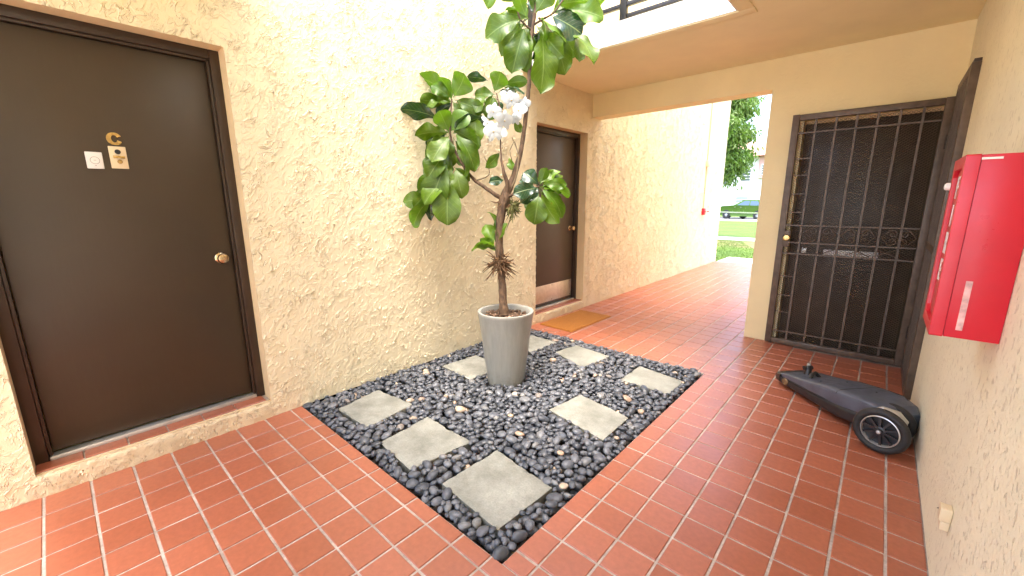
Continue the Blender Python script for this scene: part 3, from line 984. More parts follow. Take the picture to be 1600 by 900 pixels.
stem('branch', [(832, 40, .01, .009), (848, 30, -.03, .008), (865, 20, -.06, .006), (880, 0, -.08, .005)], trunk)
stem('branch', [(842, 28, 0, .008), (856, 44, -.03, .006), (870, 60, -.05, .004)], trunk)

def leaf_obj(bx, by, tx, ty, w, m='leaf', db=0.0, dt=None, curl=None, seed=0, sgn=None):
    r_ = random.Random(seed * 13 + 5)
    if dt is None: dt = db + r_.uniform(-.10, .06)
    A, B = at(bx, by, TD + db), at(tx, ty, TD + dt)
    ax = B - A
    L = ax.length
    ppm = FPX / (TD + (db + dt) / 2)
    wv = w / ppm * 1.15
    wr = max(wv, .56 * L)
    a = ax / L
    side = a.cross(fwd).normalized()
    nrm = side.cross(a).normalized()
    phi = math.acos(min(1, wv / wr)) * (sgn if sgn else r_.choice((-1, 1)))
    side2 = side * math.cos(phi) + nrm * math.sin(phi)
    n2 = side2.cross(a).normalized()
    if n2.z < 0: n2 = -n2
    curl = r_.uniform(.02, .12) if curl is None else curl
    fold = r_.uniform(.08, .34)
    nu, nv_ = 14, 8
    vs_, fs_, uv = [], [], []
    wav = r_.uniform(.035, .085); ph = r_.uniform(0, 6)
    for i in range(nu + 1):
        u = i / nu
        # obovate outline, short stalk
        if u < .07: hw = .018
        else:
            s = (u - .07) / .93
            hw = .5 * (math.sin(math.pi * s ** 1.25) ** .62) * (.55 + .45 * s) * 1.08 + .01
            if s > .985: hw = .03
        for j in range(nv_ + 1):
            v = j / nv_ * 2 - 1
            o_ = hw * v * wr
            z = curl * L * (math.sin(math.pi * u) - .25 * u) + fold * abs(v) * hw * wr + wav * L * math.sin(u * (9 + 5 * ph / 6) + ph + (1.5 if v > 0 else 0)) * abs(v) ** 2 * min(1, u * 3)
            z -= .10 * L * (u ** 3) * (1 if curl > 0 else 0)
            vs_.append(A + a * (u * L) + side2 * o_ + n2 * z)
            uv.append((u, j / nv_))
    for i in range(nu):
        for j in range(nv_):
            k = i * (nv_ + 1) + j
            fs_.append((k, k + 1, k + nv_ + 2, k + nv_ + 1))
    o = MB().add(vs_, fs_).build('leaf', M[m], tree, smooth=True, angle=180)
    me = o.data
    ul_ = me.uv_layers.new(name='UVMap')
    for lp in me.loops:
        ul_.data[lp.index].uv = uv[lp.vertex_index]
    return o
LEAVES = [
    (702, 208, 649, 209, 17, 'leaf', .03), (688, 186, 627, 167, 19, 'leaf_gloss', .02), (702, 206, 686, 172, 30, 'leaf_light', .0), (704, 206, 730, 174, 30, 'leaf_light', .0),
    (702, 212, 674, 250, 32, 'leaf', -.02), (699, 252, 672, 320, 44, 'leaf', -.05), (700, 275, 698, 350, 44, 'leaf', -.02), (676, 308, 642, 353, 17, 'leaf_light', .03),
    (670, 296, 647, 324, 16, 'leaf', .05), (712, 262, 722, 308, 28, 'leaf', .0), (709, 206, 746, 264, 26, 'leaf', -.04), (708, 215, 733, 279, 22, 'leaf', .04),
    (741, 180, 745, 222, 28, 'leaf', .04), (704, 158, 657, 117, 18, 'leaf_light', .04), (703, 152, 674, 132, 20, 'leaf_light', .06), (708, 152, 728, 116, 38, 'leaf_light', .04),
    (704, 160, 663, 164, 14, 'leaf', .05), (710, 156, 756, 174, 24, 'leaf', .04), (772, 144, 783, 112, 30, 'leaf_light', .02), (788, 131, 823, 126, 15, 'leaf_light', .03),
    (762, 126, 732, 119, 11, 'leaf_gloss', .04), (774, 148, 741, 147, 22, 'leaf', .06), (772, 150, 766, 186, 28, 'leaf', .05), (776, 146, 819, 141, 10, 'leaf_gloss', .02),
    (757, 182, 709, 198, 13, 'leaf_gloss', .02), (805, 184, 813, 207, 13, 'leaf', .03), (841, 293, 803, 302, 24, 'leaf_gloss', -.09), (842, 303, 835, 350, 34, 'leaf', -.1),
    (845, 294, 882, 338, 24, 'leaf_light', -.1), (845, 300, 868, 349, 20, 'leaf', -.06), (848, 288, 885, 288, 18, 'leaf_light', -.1), (843, 287, 879, 271, 17, 'leaf', -.08),
    (842, 289, 818, 268, 24, 'leaf_gloss', -.06), (844, 290, 853, 262, 16, 'leaf', -.07), (842, 292, 826, 312, 16, 'leaf_gloss', -.05),
    (781, 238, 761, 261, 14, 'leaf', -.03), (795, 246, 800, 264, 10, 'leaf_light', -.02), (788, 281, 765, 284, 15, 'leaf_gloss', -.04), (775, 388, 736, 386, 8, 'leaf_light', -.03),
    (776, 386, 745, 378, 5, 'leaf_light', -.03), (776, 385, 770, 330, 8, 'leaf_light', .0),
    (690, 243, 662, 262, 22, 'leaf', .06), (714, 232, 727, 258, 20, 'leaf', .05), (696, 215, 662, 240, 20, 'leaf', .08), (735, 190, 752, 160, 18, 'leaf', .08), (760, 150, 742, 172, 18, 'leaf', .09),
    (690, 262, 655, 300, 26, 'leaf', .04), (706, 262, 690, 292, 26, 'leaf', .05), (700, 238, 668, 276, 30, 'leaf', .01),
    # crown at the top
    (815, 30, 758, 56, 40, 'leaf', -.05), (820, 40, 800, 112, 38, 'leaf', -.04), (829, 48, 817, 108, 25, 'leaf', .02), (846, 46, 851, 142, 40, 'leaf', -.08),
    (858, 46, 885, 112, 36, 'leaf', -.04), (893, 52, 931, 93, 28, 'leaf', -.06), (860, 24, 911, 50, 42, 'leaf_gloss', -.10), (888, 14, 944, 24, 36, 'leaf_light', -.08),
    (868, 8, 944, -2, 22, 'leaf_light', -.06), (823, 28, 808, -14, 24, 'leaf_light', -.03), (836, 20, 862, -22, 32, 'leaf', -.06), (776, -22, 761, 9, 22, 'leaf_light', .03),
    (845, 30, 888, 60, 20, 'leaf_light', -.08), (800, 0, 776, -34, 30, 'leaf', .02), (880, -5, 918, -40, 34, 'leaf', -.05), (845, -35, 815, -85, 36, 'leaf', .0), (850, -40, 890, -80, 36, 'leaf', .0), (818, 34, 784, 84, 30, 'leaf', .03), (826, 30, 790, 18, 24, 'leaf', .03), (850, 38, 905, 86, 26, 'leaf', .05), (862, 20, 900, -8, 28, 'leaf', .0), (835, 25, 842, -18, 26, 'leaf', .04), (826, 42, 812, 82, 22, 'leaf', .07), (838, 40, 868, 88, 28, 'leaf', .06),
]
for k, (bx, by, tx, ty, w, m, db) in enumerate(LEAVES):
    leaf_obj(bx, by, tx, ty, w, m, db, seed=k)
rl = random.Random(31)
for k, (bx, by, tx, ty, w, m, db) in enumerate(LEAVES):        # more leaves behind and between
    L = math.hypot(tx - bx, ty - by)
    if L < 34 or m == 'leaf_gloss' and k % 2: continue
    for q in range(2 if by > 140 or k % 2 else 1):
        a = math.atan2(ty - by, tx - bx) + rl.choice((-1, 1)) * rl.uniform(.35, .8)
        L2 = min(L, 62) * rl.uniform(.55, .9)
        leaf_obj(bx + rl.uniform(-4, 4), by + rl.uniform(-4, 6), bx + L2 * math.cos(a), by + L2 * math.sin(a), L2 * rl.uniform(.22, .55), rl.choice(('leaf', 'leaf', 'leaf', 'leaf_light', 'leaf_gloss')), db + rl.uniform(.03, .13), seed=200 + k * 3 + q)
# root tufts on the trunk
for mt, cx, cy, n, sp, seed, nm in (('tuft', 781, 411, 190, .105, 7, 'root_tuft'), ('tuft_green', 801, 324, 130, .085, 8, 'moss_tuft'), ('tuft', 787, 316, 90, .07, 9, 'root_tuft')):
    b = MB(); r_ = random.Random(seed); c = at(cx, cy, TD - .01)
    for _ in range(n):
        d = Vector((r_.gauss(0, 1), r_.gauss(0, 1), r_.gauss(0, 1))).normalized()
        s = c + d * r_.uniform(.005, sp * .5)
        e_ = s + (d + Vector((r_.gauss(0, .6), r_.gauss(0, .6), r_.gauss(-.4, .6)))) * sp * r_.uniform(.2, .7)
        mid = (s + e_) / 2 + Vector((r_.gauss(0, .008), r_.gauss(0, .008), r_.gauss(0, .008)))
        b.tube([s, mid, e_], [.0055, .0045, .001], 4)
    o = b.build(nm, M[mt], tree); o['kind'] = 'stuff'
# white orchids
def thing_part(name, c):
    # the heart of the flower carries its petals
    o = MB().lathe([(0, -.006), (.008, -.002), (.006, .006), (0, .008)], c, tuple(-fwd), 8).build(name, M['petal'], tree, smooth=True)
    return o
def flower_at(px, py, size, d, seed, tilt):
    r_ = random.Random(seed)
    c = at(px, py, TD + d)
    f = (-fwd + Vector((r_.gauss(0, .35), r_.gauss(0, .35), r_.gauss(-.1, .25)))).normalized()
    u = f.cross(Vector((0, 0, 1))).normalized(); v = u.cross(f)
    s = size * .92 * (TD + d) / FPX / 2
    heart = thing_part('flower', c)
    for k in range(5):
        ang = R(90 + 72 * k + tilt)
        wide = .92 if k in (1, 4) else .56
        dv = u * math.cos(ang) + v * math.sin(ang); sd = f.cross(dv)
        vs_, fs_ = [], []
        for i in range(7):
            t = i / 6
            hw = s * wide * .58 * (math.sin(math.pi * min(.96, .10 + t * .86)) ** .6)
            for j in range(5):
                q = j / 2 - 1
                vs_.append(c + dv * (s * (.03 + t)) + sd * (hw * q) + f * (s * (.07 * math.sin(t * 3) - .10 * t * t - .05 * q * q + (.05 if k in (1, 4) else 0))))
        for i in range(6):
            for j in range(4):
                a = i * 5 + j
                fs_.append((a, a + 1, a + 6, a + 5))
        MB().add(vs_, fs_).build('petal', M['petal'], heart, smooth=True, angle=180)
    MB().lathe([(0, -.02 * s), (.08 * s, .03 * s), (.06 * s, .13 * s), (0, .17 * s)], c - v * .06 * s, tuple(f), 10).build('lip', M['lip'], heart, smooth=True)
for k, (px_, py_, sz, d, tl) in enumerate([(788, 188, 32, -.13, 5), (799, 156, 30, -.10, -10), (811, 172, 30, -.11, 20), (771, 174, 28, -.08, 12), (771, 205, 34, -.12, -15), (761, 192, 26, -.07, 30), (792, 146, 26, -.05, 0), (819, 163, 24, -.04, 8), (782, 208, 26, -.06, 40), (806, 185, 22, -.03, 10)]):
    flower_at(px_, py_, sz, d, k + 3, tl)

# ------------------------------------------------------------------ security gate in the back wall
gate = thing('security_gate', 'wide dark iron security gate with scrolls and mesh screen', 'gate', (2.5, YG - .03, 0))
gx0, gx1, gz0, gz1, gy = 2.022, 3.002, .012, 2.068, YG - .034
fw = .052
for a, c in (((gx0 + fw / 2, gz0), (gx0 + fw / 2, gz1)), ((gx1 - fw / 2, gz0), (gx1 - fw / 2, gz1))):
    MB().bar((a[0], gy, a[1]), (c[0], gy, c[1]), fw, .045, (1, 0, 0)).build('stile', M['iron'], gate, bevel=.003)
for z in (gz0 + fw * .45, gz1 - fw / 2):
    MB().bar((gx0 + fw + .001, gy, z), (gx1 - fw - .001, gy, z), fw * .9, .045, (0, 0, 1)).build('frame_rail', M['iron'], gate, bevel=.003)
yb = gy - .006
for x in (2.150, 2.262, 2.394, 2.526, 2.656, 2.786, 2.908):
    pass
bars = [2.192, 2.330, 2.462, 2.590, 2.718, 2.846]
for x in bars:
    MB().bar((x, yb, gz0 + fw), (x, yb, gz1 - fw), .016, .016, (1, 0, 0)).build('bar', M['iron'], gate)
for z in (1.912, 1.125, .972, .872, .137):
    MB().bar((gx0 + fw, yb - .013, z), (gx1 - fw, yb - .013, z), .012, .013, (0, 0, 1)).build('cross_rail', M['iron'], gate)
# short spurs that tie the left stile to the first bar
for z in (1.70, 1.56, 1.40, 1.24, .66, .48, .32):
    MB().bar((gx0 + fw - .002, yb - .002, z), (2.192, yb - .002, z + .0), .009, .009, (0, 0, 1)).build('spur', M['iron'], gate)
def scroll(cx, cz, s, flip):
    pts = []
    for k in range(26):
        t = k / 25; a = t * 4.4 * math.pi * .5; r_ = s * (1 - .72 * t)
        pts.append((cx + flip * r_ * math.cos(a), yb - .004, cz + r_ * math.sin(a)))
    return pts
for k, cx in enumerate((2.262, 2.395, 2.526, 2.654, 2.782, 2.893)):
    for fz, cz in ((1, 1.077), (-1, 1.018)):
        p = scroll(cx - .018 * (1 if k % 2 else -1), cz, .036, 1 if k % 2 else -1)
        if fz < 0: p = [(x, y, 2 * cz - z) for x, y, z in p]
        MB().tube(p, .0042, 5).build('scroll', M['iron'], gate, smooth=True)
    z0, z1 = .985, 1.113
    MB().tube([(cx, yb - .004, z1), (cx + .045, yb - .004, (z0 + z1) / 2), (cx, yb - .004, z0), (cx - .045, yb - .004, (z0 + z1) / 2), (cx, yb - .004, z1)], .0042, 5).build('diamond', M['iron'], gate)
for k, (xa, xb) in enumerate(((2.16, 2.30), (2.36, 2.52), (2.52, 2.68), (2.70, 2.86))):
    MB().tube([(xa, yb - .003, .885), (xb, yb - .003, .962)], .004, 5).build('brace', M['iron'], gate)
    if k > 1: MB().tube([(xa, yb - .003, .962), (xb, yb - .003, .885)], .004, 5).build('brace', M['iron'], gate)
# expanded metal screen: zig-zag strands
b = MB()
px_, pz_ = .0135, .020
nx = int((gx1 - gx0 - 2 * fw) / px_)
nz = int((gz1 - gz0 - 2 * fw) / pz_)
ys_ = gy + .012
for i in range(nx):
    xm = gx0 + fw + px_ * (i + .5)
    vs_, fs_ = [], []
    for k in range(nz * 2 + 1):
        z = gz0 + fw + k * pz_ / 2
        x = xm + (px_ * .40 if (k + i) % 2 else -px_ * .40)
        w = .0017
        vs_ += [(x - w, ys_, z), (x + w, ys_ + .0025, z)]
    for k in range(nz * 2):
        fs_.append((k * 2, k * 2 + 1, k * 2 + 3, k * 2 + 2))
    b.add(vs_, fs_)
o = b.build('mesh_screen', M['screen'], gate); o['kind'] = 'stuff'
lk = MB(); lk.lathe([(0, 0), (.030, 0), (.030, .008), (.024, .016), (.012, .018), (0, .018)], (2.092, gy - .024, 1.012), (0, -1, 0), 20); lk.build('lock', M['brass'], gate, smooth=True)
b = MB(); b.box((2.066, gy - .024, .93), (2.118, gy - .016, 1.075)); b.build('lock_plate', M['iron'], gate, bevel=.002)
for z in (.30, 1.02, 1.74):
    MB().tube([(gx1 + .006, gy - .005, z - .05), (gx1 + .006, gy - .005, z + .05)], .009, 8).build('hinge', M['iron_dark'], gate, smooth=True)
# the door behind it
dr = thing('entry_door', 'dark door behind the scrolled security gate with a pale strip', 'door', (2.53, YG + .12, 0))
b = MB(); b.box((GD[0] + .004, YG + .115, .016), (GD[1] - .004, YG + .16, GD[3] - .03)); b.build('door_leaf', M['door_brown'], dr, bevel=.002)
b = MB(); b.box((GD[0] + .002, YG + .105, GD[3] - .028), (GD[1] - .002, YG + .17, GD[3] - .001)); b.build('door_head', M['reveal'], dr)
b = MB(); b.box((2.36, YG + .108, .862), (2.735, YG + .1145, .912)); b.build('pale_strip', M['white_plastic'], dr, bevel=.003)  # pale strip across the door behind the mesh
b = MB(); b.box((2.195, YG + .108, .868), (2.235, YG + .1145, .915)); b.build('latch_plate', M['steel'], dr, bevel=.002)

# ------------------------------------------------------------------ second gate, seen edge on, in the right wall
g2 = thing('barred_gate', 'narrow dark barred gate seen edge on beside the red cabinet', 'gate', (XR - .03, 4.3, 0))
ya, yb2, xg = 3.945, 4.61, XR - .018
for y in (ya + .025, yb2 - .025):
    MB().bar((xg, y, .012), (xg, y, 2.125), .05, .042, (0, 1, 0)).build('stile', M['iron'], g2, bevel=.003)
for z in (.04, 1.02, 2.10):
    MB().bar((xg, ya + .051, z), (xg, yb2 - .051, z), .05, .042, (0, 0, 1)).build('frame_rail', M['iron'], g2, bevel=.003)
for k in range(9):
    y = ya + .085 + k * .062
    MB().bar((xg - .012, y, .06), (xg - .012, y, 2.08), .016, .016, (0, 1, 0)).build('bar', M['iron'], g2)
b = MB(); b.box((xg + .012, ya + .05, .06), (xg + .016, yb2 - .05, 2.08)); b.build('backing_sheet', M['iron_dark'], g2)
for z in (.32, 1.75):
    MB().tube([(xg - .02, yb2 + .006, z - .05), (xg - .02, yb2 + .006, z + .05)], .010, 8).build('hinge', M['iron_dark'], g2, smooth=True)
b = MB(); b.bar((xg + .001, ya - .004, 2.134), (xg + .001, yb2, 2.134), .018, .032, (0, 0, 1)); b.build('top_trim', M['frame_brown'], g2, bevel=.002)

# ------------------------------------------------------------------ red cabinet on the right wall
cab = thing('fire_cabinet', 'bright red fire cabinet with white letters mounted on the flecked wall', 'cabinet', (XR, 2.12, .93))
cx0, cy0, cy1, cz0, cz1 = 2.884, 2.0, 2.27, .933, 1.466
t_ = .006
b = MB()
b.box((cx0 + .0308, cy0, cz0), (XR - .001, cy0 + t_, cz1)); b.box((cx0 + .0308, cy1 - t_, cz0), (XR - .001, cy1, cz1))
b.box((cx0 + .0308, cy0 + t_ + .0002, cz1 - t_), (XR - .001, cy1 - t_ - .0002, cz1)); b.box((cx0 + .0308, cy0 + t_ + .0002, cz0), (XR - .001, cy1 - t_ - .0002, cz0 + t_))
b.box((XR - .008, cy0 + t_ + .0002, cz0 + t_ + .0002), (XR - .002, cy1 - t_ - .0002, cz1 - t_ - .0002))
b.build('cabinet_body', M['red'], cab, bevel=.002)
# door: frame with chamfered corners round a recessed panel
def octo(y0, y1, z0, z1, c): return [(y0 + c, z0), (y1 - c, z0), (y1, z0 + c), (y1, z1 - c), (y1 - c, z1), (y0 + c, z1), (y0, z1 - c), (y0, z0 + c)]
outer, inner = octo(cy0 - .002, cy1 + .002, cz0 - .002, cz1 + .002, .004), octo(cy0 + .026, cy1 - .026, cz0 + .032, cz1 - .032, .022)
b = MB()
vs_ = [(cx0 + .030, y, z) for y, z in outer] + [(cx0, y, z) for y, z in outer] + [(cx0, y, z) for y, z in inner] + [(cx0 + .012, y, z) for y, z in inner]
fs_ = []
for k in range(8):
    j = (k + 1) % 8
    fs_ += [(k, j, 8 + j, 8 + k), (8 + k, 8 + j, 16 + j, 16 + k), (16 + k, 16 + j, 24 + j, 24 + k)]
b.add(vs_, fs_)
dor = b.build('cabinet_door', M['red'], cab, bevel=.0015)
b = MB(); b.add([(cx0 + .0115, y, z) for y, z in octo(cy0 + .02, cy1 - .02, cz0 + .026, cz1 - .026, .02)], [tuple(range(8))]); b.build('door_panel', M['red_dark'], dor)
MB().lathe([(0, 0), (.013, 0), (.012, .010), (.008, .014), (0, .015)], (cx0 - .0005, cy1 - .014, 1.385), (-1, 0, 0), 14).build('door_pull', M['white_plastic'], dor, smooth=True)
b = MB(); b.box((cx0 + .004, cy0 + .03, cz0 + .05), (cx0 + .0105, cy0 + .05, cz0 + .13)); b.build('glass_pane', M['clear_label'], dor)
def letter(ch, y, z, size):
    cu = bpy.data.curves.new('letter', 'FONT'); cu.body = ch; cu.size = size; cu.extrude = .0012; cu.align_x = 'CENTER'
    tmp = bpy.data.objects.new('tmp', cu); COL.objects.link(tmp)
    dg = bpy.context.evaluated_depsgraph_get()
    me = bpy.data.meshes.new_from_object(tmp.evaluated_get(dg))
    bpy.data.objects.remove(tmp)
    me.materials.append(M['white_plastic'])
    o = bpy.data.objects.new('letter', me); COL.objects.link(o)
    # local X -> -Y, local Y -> Z, facing -X
    o.matrix_world = Matrix(((0, 0, -1, cx0 + .006 - world_loc(dor).x), (-1, 0, 0, y - world_loc(dor).y), (0, 1, 0, z - world_loc(dor).z), (0, 0, 0, 1)))
    o.parent = dor
for k, ch in enumerate('FIRE'):
    letter(ch, cy0 + .125, 1.345 - k * .085, .098)
b = MB(); b.box((2.938, cy0 - .0015, .958), (2.952, cy0 - .0003, 1.108)); b.build('side_label', M['clear_label'], cab)
b = MB(); b.box((2.915, cy0 - .0015, 1.452), (2.955, cy0 - .0003, 1.458)); b.build('edge_highlight', M['white_plastic'], cab)  # thin white piece standing in for a highlight near the top edge

# small cream cable box low on the right wall
cb = thing('cable_box', 'small cream box with a pin low on the wall below the red cabinet', 'box', (XR, 2.05, .29))
b = MB(); b.box((XR - .030, 2.035, .305), (XR - .001, 2.075, .352)); b.build('box_cover', M['ivory'], cb, bevel=.003)
b = MB(); b.box((XR - .024, 2.038, .272), (XR - .001, 2.072, .3035)); b.build('box_base', M['ivory'], cb, bevel=.003)
MB().tube([(XR - .002, 2.105, .315), (XR - .02, 2.105, .315), (XR - .026, 2.105, .308)], .0035, 6).build('pin', M['iron'], cb)

# ------------------------------------------------------------------ scooter base leaning by the gate
sc_ = thing('scooter_base', 'dark grey folded scooter base with spoked wheels lying by the gates', 'scooter', (2.7, 3.4, 0))
A_, B_ = Vector((2.345, 3.735, 0)), Vector((2.93, 3.20, 0))
axv = (B_ - A_).normalized(); sdv = Vector((-axv.y, axv.x, 0))      # sdv points away from the viewer side
if sdv.y < 0: sdv = -sdv
Lb = (B_ - A_).length
def section(t, z0, z1, w, n=36, p=6.0):
    c = A_ + axv * (Lb * t) + sdv * .045
    w = w * 1.22; z1 = z0 + (z1 - z0) * 1.22
    out = []
    for q in range(n):
        a = 2 * math.pi * q / n
        ca, sa = math.cos(a), math.sin(a)
        r_ = (abs(ca) ** p + abs(sa) ** p) ** (-1 / p)
        out.append(c + sdv * (w / 2 * r_ * ca) + Vector((0, 0, (z0 + z1) / 2 + (z1 - z0) / 2 * r_ * sa)))
    return out
def loft(secs):
    n = len(secs[0]); vs_ = [p for s in secs for p in s]; fs_ = []
    for k in range(len(secs) - 1):
        for q in range(n):
            fs_.append((k * n + q, k * n + (q + 1) % n, (k + 1) * n + (q + 1) % n, (k + 1) * n + q))
    fs_.append(tuple(reversed(range(n)))); fs_.append(tuple((len(secs) - 1) * n + q for q in range(n)))
    return vs_, fs_
keys = [(0.0, .03, .082, .19), (.03, .026, .098, .215), (.14, .026, .106, .222), (.3, .028, .114, .235), (.5, .03, .128, .255), (.7, .035, .150, .28), (.85, .05, .165, .27), (.97, .07, .160, .22), (1.02, .09, .145, .16)]
b = MB(); b.add(*loft([section(t, z0, z0 + (z1 - z0) * .62, w) for t, z0, z1, w in keys])); b.build('chassis', M['dark_plastic'], sc_, smooth=True, angle=60)
keys2 = [(.03, .078, .092, .195), (.10, .07, .106, .212), (.3, .07, .130, .228), (.5, .08, .165, .248), (.7, .09, .186, .262), (.85, .10, .198, .242), (.97, .10, .190, .19), (1.02, .11, .165, .14)]
b = MB(); b.add(*loft([section(t, z0, z1, w, 48, 6.5) for t, z0, z1, w in keys2])); cov = b.build('deck_cover', M['slate'], sc_, smooth=True, angle=32)
def sdeck(t, a, lift=.002):
    k = 0
    while k < len(keys2) - 2 and keys2[k + 1][0] < t: k += 1
    (t0, z0, z1, w0), (t1, z2, z3, w2) = keys2[k], keys2[k + 1]
    q = (t - t0) / (t1 - t0)
    sec = section(t, z0 + (z2 - z0) * q, z1 + (z3 - z1) * q, w0 + (w2 - w0) * q, 72, 6.5)
    c = sum(sec, Vector()) / len(sec)
    p = sec[int(a / 360 * 72) % 72]
    return p + (p - c).normalized() * lift
for a0, a1 in ((205, 222), (40, 50)):
    MB().tube([sdeck(.10 + .8 * k / 14, a0 + (a1 - a0) * k / 14, .0005) for k in range(15)], .003, 5).build('deck_seam', M['black'], cov)
MB().tube([sdeck(.66, a, .0005) for a in range(25, 160, 9)], .0022, 5).build('deck_seam', M['black'], cov)
for t, a in ((.42, 120), (.50, 75), (.76, 80)):
    MB().lathe([(0, 0), (.006, 0), (.005, .003), (0, .0035)], sdeck(t, a, 0), (0, 0, 1), 10).build('deck_screw', M['black'], cov, smooth=True)
# nose: smoky lens, hinge post and strap
def loc(t, s, z): return A_ + axv * (Lb * t) + sdv * s + Vector((0, 0, z))
b = MB(); b.add(*loft([section(t, z0, z1, w) for t, z0, z1, w in ((-.03, .035, .066, .165), (-.015, .028, .080, .20), (.05, .028, .086, .222))])); b.build('nose_cap', M['black'], sc_, smooth=True, angle=60)
b = MB(); b.lathe([(0, 0), (.026, 0), (.022, .006), (0, .008)], loc(.13, -.094, .062), tuple(-sdv), 18); b.build('lamp', M['smoke'], sc_, smooth=True)
b = MB(); b.tube([loc(.16, .05, .10), loc(.155, .055, .155), loc(.14, .06, .175)], [.026, .022, .018], 12); b.tube([loc(.14, .03, .165), loc(.14, .09, .165)], .016, 10); b.build('hinge_post', M['black'], sc_, smooth=True)
b = MB(); b.lathe([(0, 0), (.012, 0), (.012, .018), (0, .020)], loc(.125, .075, .175), (0, 0, 1), 12); b.build('post_cap', M['alu'], sc_, smooth=True)
b = MB(); b.tube([loc(.30, -.03, .115), loc(.27, .0, .158), loc(.25, .04, .165), loc(.27, .085, .12)], [.012, .013, .013, .010], 8); b.build('strap_handle', M['black'], sc_, smooth=True)
b = MB(); b.box((0, 0, 0), (.03, .0008, .010)); b.box((.036, 0, 0), (.052, .0008, .009))
o = b.build('maker_plate', M['white_plastic'], sc_); o.location = loc(.33, -.104, .075) - world_loc(sc_); o.rotation_euler = (R(-20), 0, math.atan2(axv.y, axv.x))
wa = Vector((-.32, -.95, 0)).normalized()      # wheel axle, towards the viewer
def wheel(c, r_, w, parent):
    hub = MB().lathe([(0, w * .5), (.014, w * .5), (.017, w * .35), (.026, w * .3), (.026, -w * .3), (0, -w * .3)], c, tuple(wa), 18).build('wheel', M['dark_plastic'], parent, smooth=True)
    ty = []
    for k in range(15):
        a = math.pi * 2 * k / 14
        ty.append((r_ * .835 + r_ * .165 * math.cos(a), w * .5 * math.sin(a)))
    MB().lathe(ty, c, tuple(wa), 48).build('tyre', M['rubber'], hub, smooth=True, angle=80)
    MB().lathe([(r_ * .69, -w * .28), (r_ * .69, w * .30), (r_ * .655, w * .34), (r_ * .64, w * .28), (r_ * .64, -w * .28)], c, tuple(wa), 40).build('rim', M['steel'], hub, smooth=True)
    MB().lathe([(0, -w * .12), (r_ * .66, -w * .12)], c, tuple(wa), 30).build('rim_disc', M['black'], hub)
    u = wa.cross(Vector((0, 0, 1))).normalized()
    for k in range(10):
        a = 2 * math.pi * k / 10 + .2
        d = u * math.cos(a) + Vector((0, 0, 1)) * math.sin(a)
        MB().bar(c + d * .02 + wa * w * .22, c + d * r_ * .65 + wa * w * .12, .011, .008, tuple(wa.cross(d))).build('spoke', M['dark_plastic'], hub)
    MB().lathe([(0, w * .5 + .010), (.009, w * .5 + .008), (.011, w * .5 + .001)], c, tuple(wa), 14).build('hub_cap', M['alu'], hub, smooth=True)
    return hub
wheel(Vector((2.872, 3.045, .125)), .124, .052, sc_)
wheel(Vector((2.918, 3.245, .109)), .108, .05, sc_)
MB().tube([Vector((2.872, 3.045, .125)), Vector((2.918, 3.245, .109))], .012, 10).build('axle', M['steel'], sc_)
b = MB(); b.tube([Vector((2.83, 3.10, .20)), Vector((2.87, 3.10, .222)), Vector((2.93, 3.11, .21)), Vector((2.965, 3.13, .17))], [.018, .022, .022, .016], 10); b.build('mudguard_bracket', M['alu'], sc_, smooth=True)

# ------------------------------------------------------------------ far end of the passage: conduit, pull station
cd = thing('wall_conduit', 'thin painted conduit with a junction box on the far passage wall', 'conduit', (XL + .02, 9.04, 1.2))
MB().tube([(XL + .014, 9.04, 1.19), (XL + .014, 9.04, 3.45)], .012, 8).build('pipe', M['conduit'], cd, smooth=True)
b = MB(); b.box((XL + .001, 9.0, 2.0), (XL + .055, 9.09, 2.12)); b.build('junction_box', M['ivory'], cd, bevel=.006)
ps = thing('alarm_pull_station', 'small red alarm box at the foot of the conduit', 'alarm', (XL, 9.04, 1.06))
b = MB(); b.box((XL + .001, 8.985, 1.07), (XL + .055, 9.095, 1.20)); b.build('alarm_body', M['red'], ps, bevel=.006)
b = MB(); b.bar((XL + .058, 9.0, 1.135), (XL + .058, 9.08, 1.135), .022, .012, (0, 0, 1)); b.bar((XL + .075, 9.085, 1.135), (XL + .12, 9.085, 1.135), .018, .012, (0, 0, 1)); b.build('pull_bar', M['red_dark'], ps)

# ------------------------------------------------------------------ outdoors
b = MB(); b.box((-150, YEND + .002, -.3), (150, 220, -.03)); lawn = struct(b.build('lawn', M['lawn']))
b = MB(); b.box((-40, -60, -.2), (40, YB - .004, -.012)); struct(b.build('bounce_court', M['pale_concrete']))  # unseen pale ground behind the viewer, added to bounce light indoors
b = MB(); b.box((XL + .03, YEND + .004, -.2), (9, YEND + 1.0, -.006)); o = struct(b.build('concrete_apron', M['pale_concrete']))
b = MB(); b.box((-60, 16.4, -.2), (60, 17.6, -.012)); o = struct(b.build('sidewalk', M['pale_concrete']))
b = MB(); b.box((-90, 32.5, -.2), (60, 40, -.014)); struct(b.build('parking_lane', M['asphalt']))
b = MB(); b.box((-90, 32.1, -.2), (60, 32.498, .09)); struct(b.build('kerb', M['pale_concrete']))
# grass blades on the strip seen through the passage
b = MB(); r_ = random.Random(9)
for _ in range(9000):
    y = r_.uniform(YEND + .05, 16.3); c = -0.025 - (y - YEND) * .36
    x = c + r_.uniform(-.9, 1.3)
    if y < YEND + 1.05 and x > XL: continue
    hgt = r_.uniform(.015, .04); dx, dy = r_.gauss(0, .02), r_.gauss(0, .02)
    b.add([(x - .004, y, -.031), (x + .004, y, -.031), (x + dx, y + dy, -.03 + hgt)], [(0, 1, 2)])
o = b.build('grass', M['grass'])
o['label'] = 'short green grass beyond the end of the passage'; o['category'] = 'grass'; o['kind'] = 'stuff'

